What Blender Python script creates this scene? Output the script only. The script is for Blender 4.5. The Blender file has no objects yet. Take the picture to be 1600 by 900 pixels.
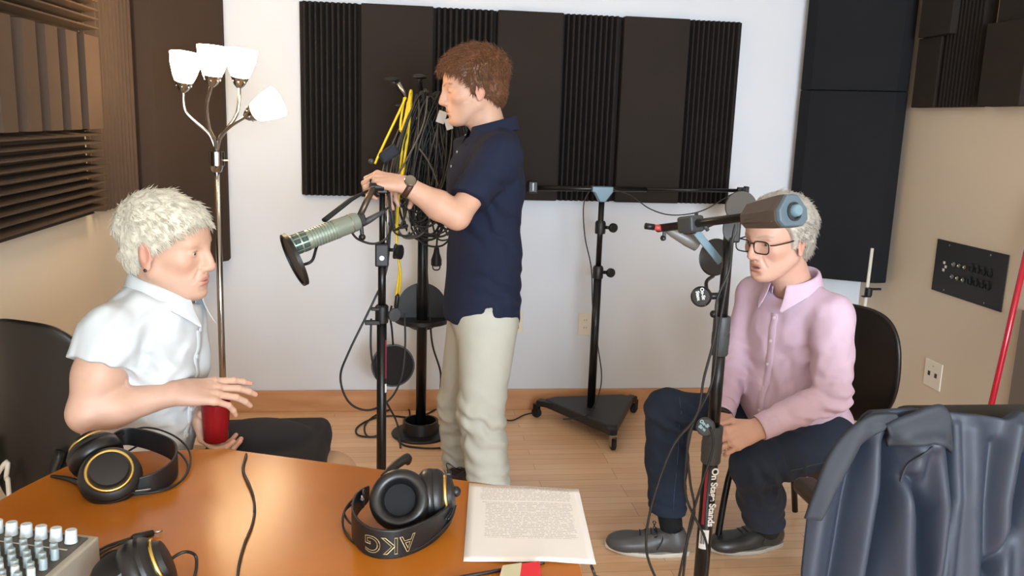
import bpy, math, random
import numpy as np
from mathutils import Vector, Matrix
random.seed(7); np.random.seed(7)
SC = bpy.context.scene
COL = SC.collection

# ------------------------------------------------------------------ camera
CAM_H = 1.47
F_PX, PITCH, ROLL, YAW = 1343.4, 0.1940, 0.033245, -0.128149
_cy, _sy = math.cos(YAW), math.sin(YAW); _cp, _sp = math.cos(PITCH), math.sin(PITCH)
_cr, _sr = math.cos(ROLL), math.sin(ROLL)
FWD = np.array([-_sy*_cp, _cy*_cp, -_sp]); _r0 = np.array([_cy, _sy, 0.0]); _u0 = np.cross(_r0, FWD)
RGT = _cr*_r0 + _sr*_u0; UPV = -_sr*_r0 + _cr*_u0
cam_d = bpy.data.cameras.new('camera'); cam = bpy.data.objects.new('camera', cam_d); COL.objects.link(cam)
cam_d.sensor_width = 36.0; cam_d.lens = 36.0*F_PX/1600.0; cam_d.clip_start = 0.02
M = Matrix.Identity(4)
for i in range(3):
    M[i][0] = RGT[i]; M[i][1] = UPV[i]; M[i][2] = -FWD[i]
M[2][3] = CAM_H
cam.matrix_world = M
SC.camera = cam

# ------------------------------------------------------------------ light
SC.view_settings.view_transform = 'Standard'; SC.view_settings.look = 'None'
SC.view_settings.gamma = 1.0; SC.view_settings.use_curve_mapping = False
SC.view_settings.exposure = 0.08
w = bpy.data.worlds.new('sky'); SC.world = w; w.use_nodes = True
w.node_tree.nodes['Background'].inputs[0].default_value = (0.62, 0.78, 1.0, 1)
w.node_tree.nodes['Background'].inputs[1].default_value = 1.2
def area_light(name, loc, target, sx, sy, power, color):
    d = bpy.data.lights.new(name, 'AREA'); d.shape = 'RECTANGLE'; d.size = sx; d.size_y = sy
    d.energy = power; d.color = color
    o = bpy.data.objects.new(name, d); COL.objects.link(o); o.location = loc
    o.rotation_euler = (Vector(target)-Vector(loc)).to_track_quat('-Z', 'Y').to_euler()
    return o
area_light('window_daylight', (1.20, -3.24, 1.58), (0.75, 3.2, 0.9), 2.2, 1.45, 300, (0.74, 0.87, 1.0))
area_light('window_daylight_side', (-0.55, -3.24, 1.58), (0.1, 3.2, 0.8), 1.0, 1.45, 45, (0.76, 0.88, 1.0))

# ------------------------------------------------------------------ places: the point of a picture ray at a real depth
def ray(x, y): return (x-800)/F_PX*RGT - (y-450)/F_PX*UPV + FWD
def at(x, y, Y):
    d = ray(x, y); p = d*(Y/d[1]); return Vector((p[0], p[1], p[2]+CAM_H))
def atx(x, y, X):
    d = ray(x, y); p = d*(X/d[0]); return Vector((p[0], p[1], p[2]+CAM_H))
def atz(x, y, z):
    d = ray(x, y); p = d*((z-CAM_H)/d[2]); return Vector((p[0], p[1], z))
def V(*a): return Vector(a if len(a) == 3 else a[0])

# ------------------------------------------------------------------ materials
def lin(c):
    if isinstance(c, str):
        c = [int(c[i:i+2], 16)/255 for i in (1, 3, 5)]
    return tuple((x/12.92 if x <= 0.04045 else ((x+0.055)/1.055)**2.4) for x in c[:3])
MATS = {}
def mat(name, color, rough=0.5, metal=0.0, var=0.0, vscale=8.0, bump=0.0, bscale=60.0, stretch=(1, 1, 1), coat=0.0,
        spec=0.5, emis=0.0, sss=0.0, trans=0.0, attr=False, sheen=0.0, fold=0.0, fscale=9.0):
    if name in MATS: return MATS[name]
    m = bpy.data.materials.new(name); m.use_nodes = True; nt = m.node_tree; N = nt.nodes; L = nt.links
    b = N['Principled BSDF']; col = lin(color)
    b.inputs['Base Color'].default_value = (*col, 1)
    b.inputs['Roughness'].default_value = rough; b.inputs['Metallic'].default_value = metal
    b.inputs['Specular IOR Level'].default_value = spec
    b.inputs['Coat Weight'].default_value = coat; b.inputs['Coat Roughness'].default_value = 0.15
    if sheen: b.inputs['Sheen Weight'].default_value = sheen
    if sss:
        b.inputs['Subsurface Weight'].default_value = sss; b.inputs['Subsurface Radius'].default_value = (0.012, 0.005, 0.003)
        b.inputs['Subsurface Scale'].default_value = 1.0
    if trans: b.inputs['Transmission Weight'].default_value = trans
    if emis:
        b.inputs['Emission Color'].default_value = (*col, 1); b.inputs['Emission Strength'].default_value = emis
    tc = N.new('ShaderNodeTexCoord'); mp = N.new('ShaderNodeMapping'); L.new(tc.outputs['Object'], mp.inputs[0])
    mp.inputs['Scale'].default_value = stretch
    src = None
    if attr:
        a = N.new('ShaderNodeVertexColor'); a.layer_name = 'Col'; src = a.outputs[0]
    if var or attr:
        nz = N.new('ShaderNodeTexNoise'); nz.inputs['Scale'].default_value = vscale; nz.inputs['Detail'].default_value = 5
        L.new(mp.outputs[0], nz.inputs[0])
        hs = N.new('ShaderNodeHueSaturation'); mr = N.new('ShaderNodeMapRange')
        mr.inputs['From Min'].default_value = 0.25; mr.inputs['From Max'].default_value = 0.75
        mr.inputs['To Min'].default_value = 1-var; mr.inputs['To Max'].default_value = 1+var
        L.new(nz.outputs[0], mr.inputs[0]); L.new(mr.outputs[0], hs.inputs['Value'])
        hs.inputs['Color'].default_value = (*col, 1)
        if src: L.new(src, hs.inputs['Color'])
        L.new(hs.outputs[0], b.inputs['Base Color'])
    if bump:
        nb = N.new('ShaderNodeTexNoise'); nb.inputs['Scale'].default_value = bscale; nb.inputs['Detail'].default_value = 4
        L.new(mp.outputs[0], nb.inputs[0])
        bp = N.new('ShaderNodeBump'); bp.inputs['Strength'].default_value = min(1, bump*10); bp.inputs['Distance'].default_value = bump*0.05
        L.new(nb.outputs[0], bp.inputs['Height']); L.new(bp.outputs[0], b.inputs['Normal'])
    if fold:
        nf = N.new('ShaderNodeTexNoise'); nf.inputs['Scale'].default_value = fscale; nf.inputs['Detail'].default_value = 2.5; nf.inputs['Distortion'].default_value = 1.3
        nf.noise_type = 'RIDGED_MULTIFRACTAL' if hasattr(nf, 'noise_type') else nf.noise_type
        m2 = N.new('ShaderNodeMapping'); m2.inputs['Scale'].default_value = (1.0, 1.0, 0.45); m2.inputs['Rotation'].default_value = (0.3, 0.35, 0.2); L.new(tc.outputs['Object'], m2.inputs[0]); L.new(m2.outputs[0], nf.inputs[0])
        bf = N.new('ShaderNodeBump'); bf.inputs['Strength'].default_value = 0.8; bf.inputs['Distance'].default_value = fold
        L.new(nf.outputs[0], bf.inputs['Height'])
        if bump: L.new(bf.outputs[0], bp.inputs['Normal'])
        else: L.new(bf.outputs[0], b.inputs['Normal'])
    MATS[name] = m; return m

def wood_floor():
    m = bpy.data.materials.new('maple_floor'); m.use_nodes = True; N = m.node_tree.nodes; L = m.node_tree.links
    b = N['Principled BSDF']; tc = N.new('ShaderNodeTexCoord'); br = N.new('ShaderNodeTexBrick')
    L.new(tc.outputs['Object'], br.inputs[0]); br.inputs['Scale'].default_value = 1.0
    br.inputs['Brick Width'].default_value = 0.9; br.inputs['Row Height'].default_value = 0.057
    br.inputs['Mortar Size'].default_value = 0.0008; br.inputs['Mortar Smooth'].default_value = 0.3
    br.offset = 0.37; br.offset_frequency = 3
    br.inputs['Color1'].default_value = (*lin('#ecc39c'), 1); br.inputs['Color2'].default_value = (*lin('#dfb186'), 1)
    br.inputs['Mortar'].default_value = (*lin('#8a5c38'), 1); br.inputs['Bias'].default_value = -0.1
    mp = N.new('ShaderNodeMapping'); mp.inputs['Scale'].default_value = (3, 60, 1); L.new(tc.outputs['Object'], mp.inputs[0])
    nz = N.new('ShaderNodeTexNoise'); nz.inputs['Scale'].default_value = 1.2; nz.inputs['Detail'].default_value = 6; L.new(mp.outputs[0], nz.inputs[0])
    mx = N.new('ShaderNodeMix'); mx.data_type = 'RGBA'; mx.blend_type = 'OVERLAY'; mx.inputs[0].default_value = 0.28
    L.new(br.outputs[0], mx.inputs[6]); L.new(nz.outputs[0], mx.inputs[7]); L.new(mx.outputs[2], b.inputs['Base Color'])
    b.inputs['Roughness'].default_value = 0.33; b.inputs['Specular IOR Level'].default_value = 0.45
    return m
def wood(name, c1, c2, rough, scale=(1, 14, 14), coat=0.0, ns=2.2, spec=0.5):
    m = bpy.data.materials.new(name); m.use_nodes = True; N = m.node_tree.nodes; L = m.node_tree.links
    b = N['Principled BSDF']; tc = N.new('ShaderNodeTexCoord'); mp = N.new('ShaderNodeMapping')
    mp.inputs['Scale'].default_value = scale; L.new(tc.outputs['Object'], mp.inputs[0])
    nz = N.new('ShaderNodeTexNoise'); nz.inputs['Scale'].default_value = ns; nz.inputs['Detail'].default_value = 7; L.new(mp.outputs[0], nz.inputs[0])
    cr = N.new('ShaderNodeValToRGB'); cr.color_ramp.elements[0].position = 0.3; cr.color_ramp.elements[1].position = 0.7
    cr.color_ramp.elements[0].color = (*lin(c1), 1); cr.color_ramp.elements[1].color = (*lin(c2), 1)
    L.new(nz.outputs[0], cr.inputs[0]); L.new(cr.outputs[0], b.inputs['Base Color'])
    b.inputs['Roughness'].default_value = rough; b.inputs['Coat Weight'].default_value = coat; b.inputs['Coat Roughness'].default_value = 0.2
    b.inputs['Specular IOR Level'].default_value = spec
    return m

# ------------------------------------------------------------------ mesh builder
def smooth_path(pts, n=6):
    P = [Vector(p) for p in pts]
    if len(P) < 3: return P
    out = []
    for i in range(len(P)-1):
        p0 = P[max(i-1, 0)]; p1 = P[i]; p2 = P[i+1]; p3 = P[min(i+2, len(P)-1)]
        for k in range(n):
            t = k/n
            out.append(0.5*((2*p1)+(p2-p0)*t+(2*p0-5*p1+4*p2-p3)*t*t+(3*p1-p0-3*p2+p3)*t**3))
    out.append(P[-1]); return out
def frame(d, hint=None):
    d = Vector(d).normalized(); h = Vector(hint) if hint is not None else (Vector((0, 0, 1)) if abs(d.z) < 0.95 else Vector((1, 0, 0)))
    a = h.cross(d)
    if a.length < 1e-6: a = Vector((0, 1, 0)).cross(d)
    a.normalize(); b = d.cross(a); return a, b, d
class MB:
    def __init__(s): s.v = []; s.f = []; s.m = []
    def add(s, v, f, mi=0):
        o = len(s.v); s.v += [tuple(x) for x in v]; s.f += [tuple(i+o for i in q) for q in f]; s.m += [mi]*len(f)
    def box(s, c, size, rot=None, mi=0):
        R = rot if rot is not None else Matrix.Identity(3); c = Vector(c); h = [x/2 for x in size]
        v = [c+R@Vector((x*h[0], y*h[1], z*h[2])) for x in (-1, 1) for y in (-1, 1) for z in (-1, 1)]
        s.add(v, [(0, 1, 3, 2), (4, 6, 7, 5), (0, 4, 5, 1), (2, 3, 7, 6), (0, 2, 6, 4), (1, 5, 7, 3)], mi); return s
    def tube(s, pts, r, seg=8, n=0, caps=True, mi=0, flat=1.0, hint=None):
        P = smooth_path(pts, n) if n else [Vector(p) for p in pts]
        rr = r if isinstance(r, (list, tuple)) else [r]*len(P)
        if len(rr) != len(P): rr = list(np.interp(np.linspace(0, 1, len(P)), np.linspace(0, 1, len(rr)), rr))
        a = None; V_ = []; 
        for i, p in enumerate(P):
            d = (P[min(i+1, len(P)-1)]-P[max(i-1, 0)])
            if d.length < 1e-9: d = Vector((0, 0, 1))
            d.normalize()
            if a is None: a, b, _ = frame(d, hint)
            else:
                a = (a-d*a.dot(d))
                if a.length < 1e-6: a, b, _ = frame(d)
                a.normalize(); b = d.cross(a)
            for k in range(seg):
                t = 2*math.pi*k/seg; V_.append(p+a*math.cos(t)*rr[i]+b*math.sin(t)*rr[i]*flat)
        F = []
        for i in range(len(P)-1):
            for k in range(seg):
                k2 = (k+1) % seg; F.append((i*seg+k, i*seg+k2, (i+1)*seg+k2, (i+1)*seg+k))
        if caps:
            F.append(tuple(range(seg))[::-1]); F.append(tuple((len(P)-1)*seg+k for k in range(seg)))
        s.add(V_, F, mi); return s
    def cyl(s, a, b, r, r2=None, seg=20, mi=0): return s.tube([a, b], [r, r if r2 is None else r2], seg, mi=mi)
    def lathe(s, prof, origin, axis=(0, 0, 1), seg=28, hint=None, mi=0, sx=1.0, closed=False):
        a, b, d = frame(axis, hint); o = Vector(origin); V_ = []; F = []; n = len(prof)
        for (r, z) in prof:
            for k in range(seg):
                t = 2*math.pi*k/seg; V_.append(o+d*z+a*r*math.cos(t)*sx+b*r*math.sin(t))
        for i in range(n-1+(1 if closed else 0)):
            j = (i+1) % n
            for k in range(seg):
                k2 = (k+1) % seg; F.append((i*seg+k, i*seg+k2, j*seg+k2, j*seg+k))
        if not closed:
            if prof[0][0] > 1e-6: F.append(tuple(range(seg))[::-1])
            if prof[-1][0] > 1e-6: F.append(tuple((n-1)*seg+k for k in range(seg)))
        s.add(V_, F, mi); return s
    def prism(s, poly, ext, mi=0):
        n = len(poly); e = Vector(ext); P = [Vector(p) for p in poly]
        s.add(P+[p+e for p in P], [tuple(range(n))[::-1], tuple(range(n, 2*n))]+[(i, (i+1) % n, n+(i+1) % n, n+i) for i in range(n)], mi); return s
    def grid(s, rows, mi=0, closed=False):
        n = len(rows[0]); V_ = [p for r in rows for p in r]; F = []
        for i in range(len(rows)-1):
            for k in range(n-(0 if closed else 1)):
                k2 = (k+1) % n; F.append((i*n+k, i*n+k2, (i+1)*n+k2, (i+1)*n+k))
        s.add(V_, F, mi); return s
    def ball(s, c, r, seg=14, sc=(1, 1, 1), rot=None, mi=0):
        R = rot if rot is not None else Matrix.Identity(3); V_ = []; F = []; c = Vector(c); h = seg//2
        for i in range(h+1):
            ph = math.pi*i/h
            for k in range(seg):
                t = 2*math.pi*k/seg
                V_.append(c+R@Vector((r*sc[0]*math.sin(ph)*math.cos(t), r*sc[1]*math.sin(ph)*math.sin(t), r*sc[2]*math.cos(ph))))
        for i in range(h):
            for k in range(seg):
                k2 = (k+1) % seg; F.append((i*seg+k, (i+1)*seg+k, (i+1)*seg+k2, i*seg+k2))
        s.add(V_, F, mi); return s
    def build(s, name, mats, parent=None, smooth=False, bevel=0, solid=0, sub=0, angle=None, fix=True):
        me = bpy.data.meshes.new(name); me.from_pydata(s.v, [], s.f)
        if not isinstance(mats, (list, tuple)): mats = [mats]
        for m in mats: me.materials.append(m)
        if len(mats) > 1: me.polygons.foreach_set('material_index', s.m)
        import bmesh
        if fix:
            bm = bmesh.new(); bm.from_mesh(me); bmesh.ops.remove_doubles(bm, verts=bm.verts, dist=1e-6)
            bmesh.ops.recalc_face_normals(bm, faces=bm.faces); bm.to_mesh(me); bm.free()
        return link(name, me, parent, smooth, bevel, solid, sub, angle)
def link(name, me, parent=None, smooth=False, bevel=0, solid=0, sub=0, angle=None):
    o = bpy.data.objects.new(name, me); COL.objects.link(o)
    if smooth or angle:
        me.polygons.foreach_set('use_smooth', [True]*len(me.polygons))
    if angle: me.set_sharp_from_angle(angle=math.radians(angle))
    if solid:
        q = o.modifiers.new('solid', 'SOLIDIFY'); q.thickness = solid; q.offset = 0
    if bevel:
        q = o.modifiers.new('bevel', 'BEVEL'); q.width = bevel; q.segments = 2; q.limit_method = 'ANGLE'; q.angle_limit = math.radians(40)
    if sub:
        q = o.modifiers.new('sub', 'SUBSURF'); q.levels = sub; q.render_levels = sub
    if parent is not None:
        o.parent = parent; base = parent
        M_ = Matrix.Translation(parent['_loc'] if '_loc' in parent else (0, 0, 0)); o.matrix_parent_inverse = M_.inverted()
    return o
def tag(o, label, cat, group=None, kind=None):
    o['label'] = label; o['category'] = cat
    if group: o['group'] = group
    if kind: o['kind'] = kind
    return o
def thing(name, label, cat, loc=(0, 0, 0), group=None):
    o = bpy.data.objects.new(name, None); COL.objects.link(o); o.location = loc; o.empty_display_size = 0.05
    o['_loc'] = tuple(loc); return tag(o, label, cat, group)
def struct(o): o['kind'] = 'structure'; return o

# common materials
BLACK = mat('black_plastic', '#141416', 0.42, bump=0.01, bscale=300)
BLACKM = mat('black_metal', '#101113', 0.32, metal=0.2, var=0.05)
RUBBER = mat('black_rubber', '#161616', 0.75)
CABLE = mat('cable_rubber', '#1c1b1b', 0.5)
CHROME = mat('chrome', '#b4b4b6', 0.18, metal=1.0)
STEEL = mat('brushed_steel', '#a7a6a2', 0.32, metal=1.0)
FOAM = mat('charcoal_foam', '#2b2725', 0.95, var=0.06, vscale=4, bump=0.03, bscale=400, spec=0.15)
FOAMF = mat('flat_foam', '#2f2a27', 0.95, var=0.05, vscale=3, bump=0.03, bscale=400, spec=0.15)
WHITEP = mat('cream_plastic', '#e6dfcd', 0.4)
# ================================================================== THE ROOM
XL, XR, YB, YF, ZC = -1.13, 2.40, 4.208, -3.2, 2.62
wallM = mat('wall_paint_lit', '#dce0e6', 0.85, var=0.012, vscale=2, bump=0.01, bscale=250, spec=0.2)  # paler wall tone: brightness from facing the window is put into the colour
wallT = mat('wall_paint_sidelit', '#d6c8b3', 0.85, var=0.012, vscale=2, bump=0.01, bscale=250, spec=0.2)  # side walls: weaker, warmer side-lighting put into the paint tone
T = 0.12
struct(MB().box(((XL+XR)/2, (YB+YF)/2, -0.05), (XR-XL+2*T, YB-YF+2*T, 0.1)).build('floor', wood_floor()))
struct(MB().box(((XL+XR)/2, (YB+YF)/2, ZC+0.05), (XR-XL+2*T, YB-YF+2*T, 0.1)).build('ceiling', mat('ceiling_paint', '#e9e6df', 0.9)))
struct(MB().box(((XL+XR)/2, YB+T/2, ZC/2), (XR-XL+2*T, T, ZC)).build('wall_back', wallM))
struct(MB().box((XL-T/2, (YB+YF)/2, ZC/2), (T, YB-YF, ZC)).build('wall_left', wallT))
struct(MB().box((XR+T/2, (YB+YF)/2, ZC/2), (T, YB-YF, ZC)).build('wall_right', wallT))
# front wall (behind the photographer) with two windows
mb = MB(); wy = YF-T/2
def wbox(x0, x1, z0, z1): mb.box(((x0+x1)/2, wy, (z0+z1)/2), (x1-x0, T, z1-z0))
wbox(XL-T, XR+T, 0, 0.8); wbox(XL-T, XR+T, 2.3, ZC); wbox(XL-T, -1.05, 0.8, 2.3); wbox(-0.05, 0.08, 0.8, 2.3); wbox(2.3, XR+T, 0.8, 2.3)
struct(mb.build('wall_front', wallM))
fm = mat('window_frame_white', '#e8e6e0', 0.5)
for n, (x0, x1) in enumerate(((-1.05, -0.05), (0.08, 2.3))):
    mb = MB(); z0, z1 = 0.8, 2.3; b = 0.05
    for (cx, cz, sx, sz) in (((x0+x1)/2, z0+b/2, x1-x0, b), ((x0+x1)/2, z1-b/2, x1-x0, b), (x0+b/2, (z0+z1)/2, b, z1-z0-2*b), (x1-b/2, (z0+z1)/2, b, z1-z0-2*b)):
        mb.box((cx, YF-0.085, cz), (sx, 0.05, sz))
    struct(mb.build('window_%d' % (n+1), fm, bevel=0.004))
# baseboards
bbM = wood('maple_trim', '#b98458', '#cf9c70', 0.4, (1.5, 10, 10))
struct(MB().box(((XL+XR)/2, YB-0.009, 0.054), (XR-XL, 0.018, 0.108)).build('baseboard_back', bbM, bevel=0.003))
struct(MB().box((XL+0.009, (YB+YF)/2, 0.054), (0.018, YB-YF-0.04, 0.108)).build('baseboard_left', bbM, bevel=0.003))
struct(MB().box((XR-0.009, (YB+YF)/2, 0.054), (0.018, YB-YF-0.04, 0.108)).build('baseboard_right', bbM, bevel=0.003))
p = atx(1594, 560, XR)
struct(MB().box((XR-0.012, p.y-0.33, 0.46), (0.024, 0.66, 0.7)).build('trim_1', mat('grey_brown_door', '#6f675c', 0.6), bevel=0.003))

# ------------------------------------------------------------------ acoustic foam
def rib_poly(u0, u1, n, t0, t1, flatend=0.012):
    """profile of wedges between u0 and u1: list of (u, depth)"""
    pts = [(u0, 0.0), (u0, t0)]; w_ = (u1-u0-2*flatend)/n; pts.append((u0+flatend, t0))
    for i in range(n):
        a = u0+flatend+i*w_; pts += [(a+w_*0.32, t1), (a+w_*0.60, t1), (a+w_*0.97, t0)]
    pts += [(u1, t0), (u1, 0.0)]; return pts
FOAMB = mat('brown_foam', '#57473b', 0.95, var=0.06, vscale=4, bump=0.03, bscale=400, spec=0.15)
FOAMC = mat('brown_corner_foam', '#40342c', 0.95, var=0.05, vscale=3, bump=0.03, bscale=400, spec=0.15)
FB = YB-0.001
def back_x(px): return at(px, 150, YB-0.055).x
edges = [468, 564, 676, 774, 876, 968, 1070, 1155]
xs = [back_x(e) for e in edges]
xs[0] = at(468.5, 150, YB-.05).x; xs[7] = at(1154, 150, YB-.05).x
FOAMD = mat('dark_corner_foam', '#212225', 0.95, var=0.05, vscale=3, bump=0.03, bscale=400, spec=0.15)
zt, zb = 1.965, 1.085
wt = ['wedge foam column at the left end of the back wall panel, nearest the lamp', 'wedge foam column directly behind the navy-shirted person',
      'wedge foam column just right of the navy-shirted person', 'wedge foam column at the right end of the back wall panel']
ft = ['flat charcoal foam column behind the cable stand hooks', 'flat charcoal foam column right behind the navy-shirted person\'s head and back',
      'flat charcoal foam column between the two rightmost wedge columns of the back wall']
for i in range(7):
    a, b_ = xs[i], xs[i+1]
    if i % 2 == 0:
        prof = rib_poly(a, b_, 10, 0.018, 0.052)
        o = MB().prism([(u, FB-d, zb) for u, d in prof], (0, 0, zt-zb)).build('wedge_foam_panel', FOAM)
        tag(o, wt[i//2], 'foam panel', 'foam columns on the back wall')
    else:
        mb = MB().box(((a+b_)/2, FB-0.036, (zt+zb)/2), (b_-a-0.002, 0.072, zt-zb))
        o = mb.build('flat_foam_panel', FOAMF, bevel=0.006); tag(o, ft[i//2], 'foam panel', 'foam columns on the back wall')
# left wall
def ly(px, py, X=XL+0.06): return atx(px, py, X).y
y0, y1 = 1.5, atx(149, 150, XL+0.055).y
L0 = XL+0.001
def left_wedge(z0, z1, n, label):
    prof = [(z0, 0.0), (z0, 0.03)]; w_ = (z1-z0-0.02)/n
    for i in range(n):
        q = z0+0.01+i*w_; prof += [(q+w_*0.30, 0.010), (q+w_*0.55, 0.078), (q+w_*0.72, 0.080), (q+w_*0.95, 0.010)]
    prof += [(z1, 0.03), (z1, 0.0)]
    o = MB().prism([(L0+d, y0, u) for u, d in prof], (0, y1-y0, 0)).build('wedge_foam_panel', FOAMB)
    return tag(o, label, 'foam panel', 'foam on the left wall')
z1_ = 1.09; z2_ = 1.39; z3_ = 1.70
left_wedge(z1_, z2_, 10, 'lowest foam panel on the left wall with horizontal wedges, behind the white-bloused person')
left_wedge(z3_, z3_+0.5, 16, 'topmost foam panel on the left wall with horizontal wedges, cut by the frame')
gaps = [atx(q, 120, XL+0.07).y for q in (27.5, 64.5, 97, 126.5)]
prof = [(y0, 0), (y0, 0.075)]; pitch = (gaps[3]-gaps[0])/3
g = gaps[0]-pitch*6
while g < y1-0.05:
    if g > y0+0.05: prof += [(g-0.034, 0.075), (g-0.032, 0.004), (g+0.032, 0.004), (g+0.034, 0.075)]
    g += pitch
prof += [(y1, 0.075), (y1, 0)]
tag(MB().prism([(L0+d, u, z2_) for u, d in prof], (0, 0, z3_-z2_)).build('block_foam_panel', FOAMB), 'left wall foam panel with wide upright blocks between dark gaps', 'foam panel', 'foam on the left wall')
ya, yb_ = y1+0.04, atx(207, 150, XL+.03).y
prof = rib_poly(ya, yb_, 10, 0.012, 0.045)
tag(MB().prism([(L0+d, u, 1.09) for u, d in prof], (0, 0, 1.2)).build('wedge_foam_panel', FOAMB), 'narrow wedge foam panel with upright ribs beside the left corner', 'foam panel', 'foam on the left wall')
# corner slabs
def slab(P, Q, th, z0, z1, label, name='corner_foam_slab', mt=None):
    P = Vector((*P, 0)); Q = Vector((*Q, 0)); d = (Q-P).normalized(); n = Vector((d.y, -d.x, 0))
    if n.dot(-P) < 0: n = -n
    w_ = 0.05
    poly = [P, P+n*th*0.55, P+n*th+d*w_, Q+n*th-d*w_, Q+n*th*0.55, Q]
    poly = [Vector((q.x, q.y, z0)) for q in poly]
    o = MB().prism(poly, (0, 0, z1-z0)).build(name, mt or FOAMF, bevel=0.004)
    return tag(o, label, 'foam slab', 'foam slabs across the corners')
pr = at(352, 300, YB-0.03); pl = atx(226, 250, XL+0.02)
slab((XL+0.004, pl.y-0.10), (pr.x-0.02, YB-0.012), 0.085, 0.775, 2.4, 'tall brown foam slab across the left corner behind the floor lamp', mt=FOAMC)
# right corner: front-left edge near px 1240, bend 1334, end 1362
A = at(1254, 150, YB-0.03); B = atx(1374, 300, XR-0.02)
slab((A.x, YB-0.012), (XR-0.012, YB-0.25), 0.09, 0.735, 1.655, 'lower charcoal foam slab across the right corner above the lilac-shirted person\'s chair', mt=FOAMD)
slab((A.x, YB-0.012), (XR-0.012, YB-0.25), 0.092, 1.658, 2.5, 'upper charcoal foam slab across the right corner, reaching the top of the frame', mt=FOAMD)
# right wall foam (kept inside x < XR)
def rblock(px0, px1, z0, z1, t0, label, rib=False):
    ya = atx(px0, 120, XR-t0).y; yb_ = atx(px1, 120, XR-t0).y
    if rib:
        prof = rib_poly(min(ya, yb_), max(ya, yb_), 10, 0.02, t0)
        o = MB().prism([(XR-0.001-d, u, z0) for u, d in prof], (0, 0, z1-z0)).build('wedge_foam_panel', FOAM)
    else:
        o = MB().box((XR-0.001-t0/2, (ya+yb_)/2, (z0+z1)/2), (t0, abs(ya-yb_), z1-z0)).build('flat_foam_panel', FOAMF, bevel=0.004)
    return tag(o, label, 'foam panel', 'foam on the right wall')
zc_ = 1.583
rblock(1429, 1464, zc_, zc_+0.31, 0.05, 'small flat foam block at the lower left of the right wall cluster')
rblock(1427, 1476, zc_+0.31, zc_+0.8, 0.075, 'thicker flat foam block at the upper left of the right wall cluster')
rblock(1467, 1530, zc_, zc_+0.8, 0.045, 'upright wedge foam strip in the middle of the right wall cluster', True)
rblock(1532, 1598, zc_, zc_+0.325, 0.075, 'flat foam block at the lower right of the right wall cluster')
rblock(1546, 1606, zc_+0.327, zc_+0.8, 0.05, 'flat foam block at the upper right of the right wall cluster')

# ------------------------------------------------------------------ wall plates
XP = XR-0.002
c = [atx(1466.5, 373.8, XP), atx(1578, 397.7, XP), atx(1565.5, 487, XP), atx(1456, 453, XP)]
yA = (c[0].y+c[3].y)/2; yB_ = (c[1].y+c[2].y)/2; zA = (c[0].z+c[1].z)/2; zB = (c[2].z+c[3].z)/2
t = thing('connector_panel', 'black metal connector panel with two rows of jacks on the right wall', 'connector panel', (XP, (yA+yB_)/2, zB))
MB().box((XP-0.002, (yA+yB_)/2, (zA+zB)/2), (0.004, abs(yA-yB_), zA-zB)).build('plate', mat('plate_black', '#1d1d1c', 0.55, var=0.05), t, bevel=0.001)
mb = MB(); ym = (yA+yB_)/2; hz = zA-zB; wy_ = abs(yA-yB_)
def pp(u, v): return (XP-0.005, yA-u*wy_, zA-v*hz)
for (u, v) in ((.2, .07), (.78, .07), (.2, .93), (.78, .93)):
    q = Vector(pp(u, v)); MB().cyl(q, q+Vector((-0.002, 0, 0)), 0.004, seg=10).build('screw', STEEL, t)
for r_ in range(2):
    for k in range(7):
        u = 0.30+0.082*k; v = 0.40+0.235*r_; q = Vector(pp(u, v))
        if k < 3:
            MB().lathe([(0.0095, 0), (0.0095, 0.006), (0.0065, 0.008), (0.0045, 0.003), (0, 0.003)], q, (-1, 0, 0), 18).build('jack_socket', STEEL if k else mat('grey_jack', '#8a8a86', 0.4, metal=.6), t, angle=40)
        else:
            m_ = MB().lathe([(0.0155, 0), (0.0155, 0.004), (0.012, 0.005), (0.012, 0.001), (0, 0.001)], q, (-1, 0, 0), 20)
            m_.box(q+Vector((-0.002, 0, 0.017)), (0.006, 0.016, 0.012)); m_.build('connector_socket', BLACK, t, angle=40)
mb = MB()
for k in range(3):
    q = Vector(pp(0.15+0.028*(k % 2), 0.42+0.07*k)); mb.box(q, (0.001, 0.014, 0.012))
mb.build('white_marking', WHITEP, t)
# outlet plates
def plate(name, label, c, nrm, w_, h_, kind):
    c = Vector(c); n = Vector(nrm); t = thing(name, label, 'wall plate', c)
    side = n.cross(Vector((0, 0, 1))).normalized(); R = Matrix((side, n, Vector((0, 0, 1)))).transposed()
    MB().box(c+n*0.003, (w_, 0.006, h_), R).build('cover_plate', WHITEP, t, bevel=0.002)
    dk = mat('socket_dark', '#1d1815', 0.5)
    if kind == 'jack':
        for s_ in (-1, 1):
            MB().box(c+n*0.0065+side*s_*w_*0.2, (w_*0.13, 0.002, h_*0.16), R).build('socket', dk, t)
        MB().cyl(c+n*0.006+Vector((0, 0, h_*.3)), c+n*0.008+Vector((0, 0, h_*.3)), 0.003, seg=10).build('screw', STEEL, t)
    elif kind == 'outlet':
        for s_ in (-1, 1):
            MB().lathe([(0.0165, 0), (0.0165, 0.002), (0, 0.002)], c+n*0.006+Vector((0, 0, s_*h_*.17)), n, 18).build('receptacle', WHITEP, t)
            for q in (-1, 1): MB().box(c+n*0.0085+side*q*0.006+Vector((0, 0, s_*h_*.17+.002)), (0.002, 0.001, 0.008), R).build('slot', dk, t)
    else:
        for s_ in (-1, 1):
            m_ = MB().box(c+n*0.007+Vector((0, 0, s_*h_*.18)), (w_*0.42, 0.004, h_*0.22), R); m_.build('red_socket', mat('red_plastic', '#c22a33', 0.4), t, bevel=0.001)
    return t
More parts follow.
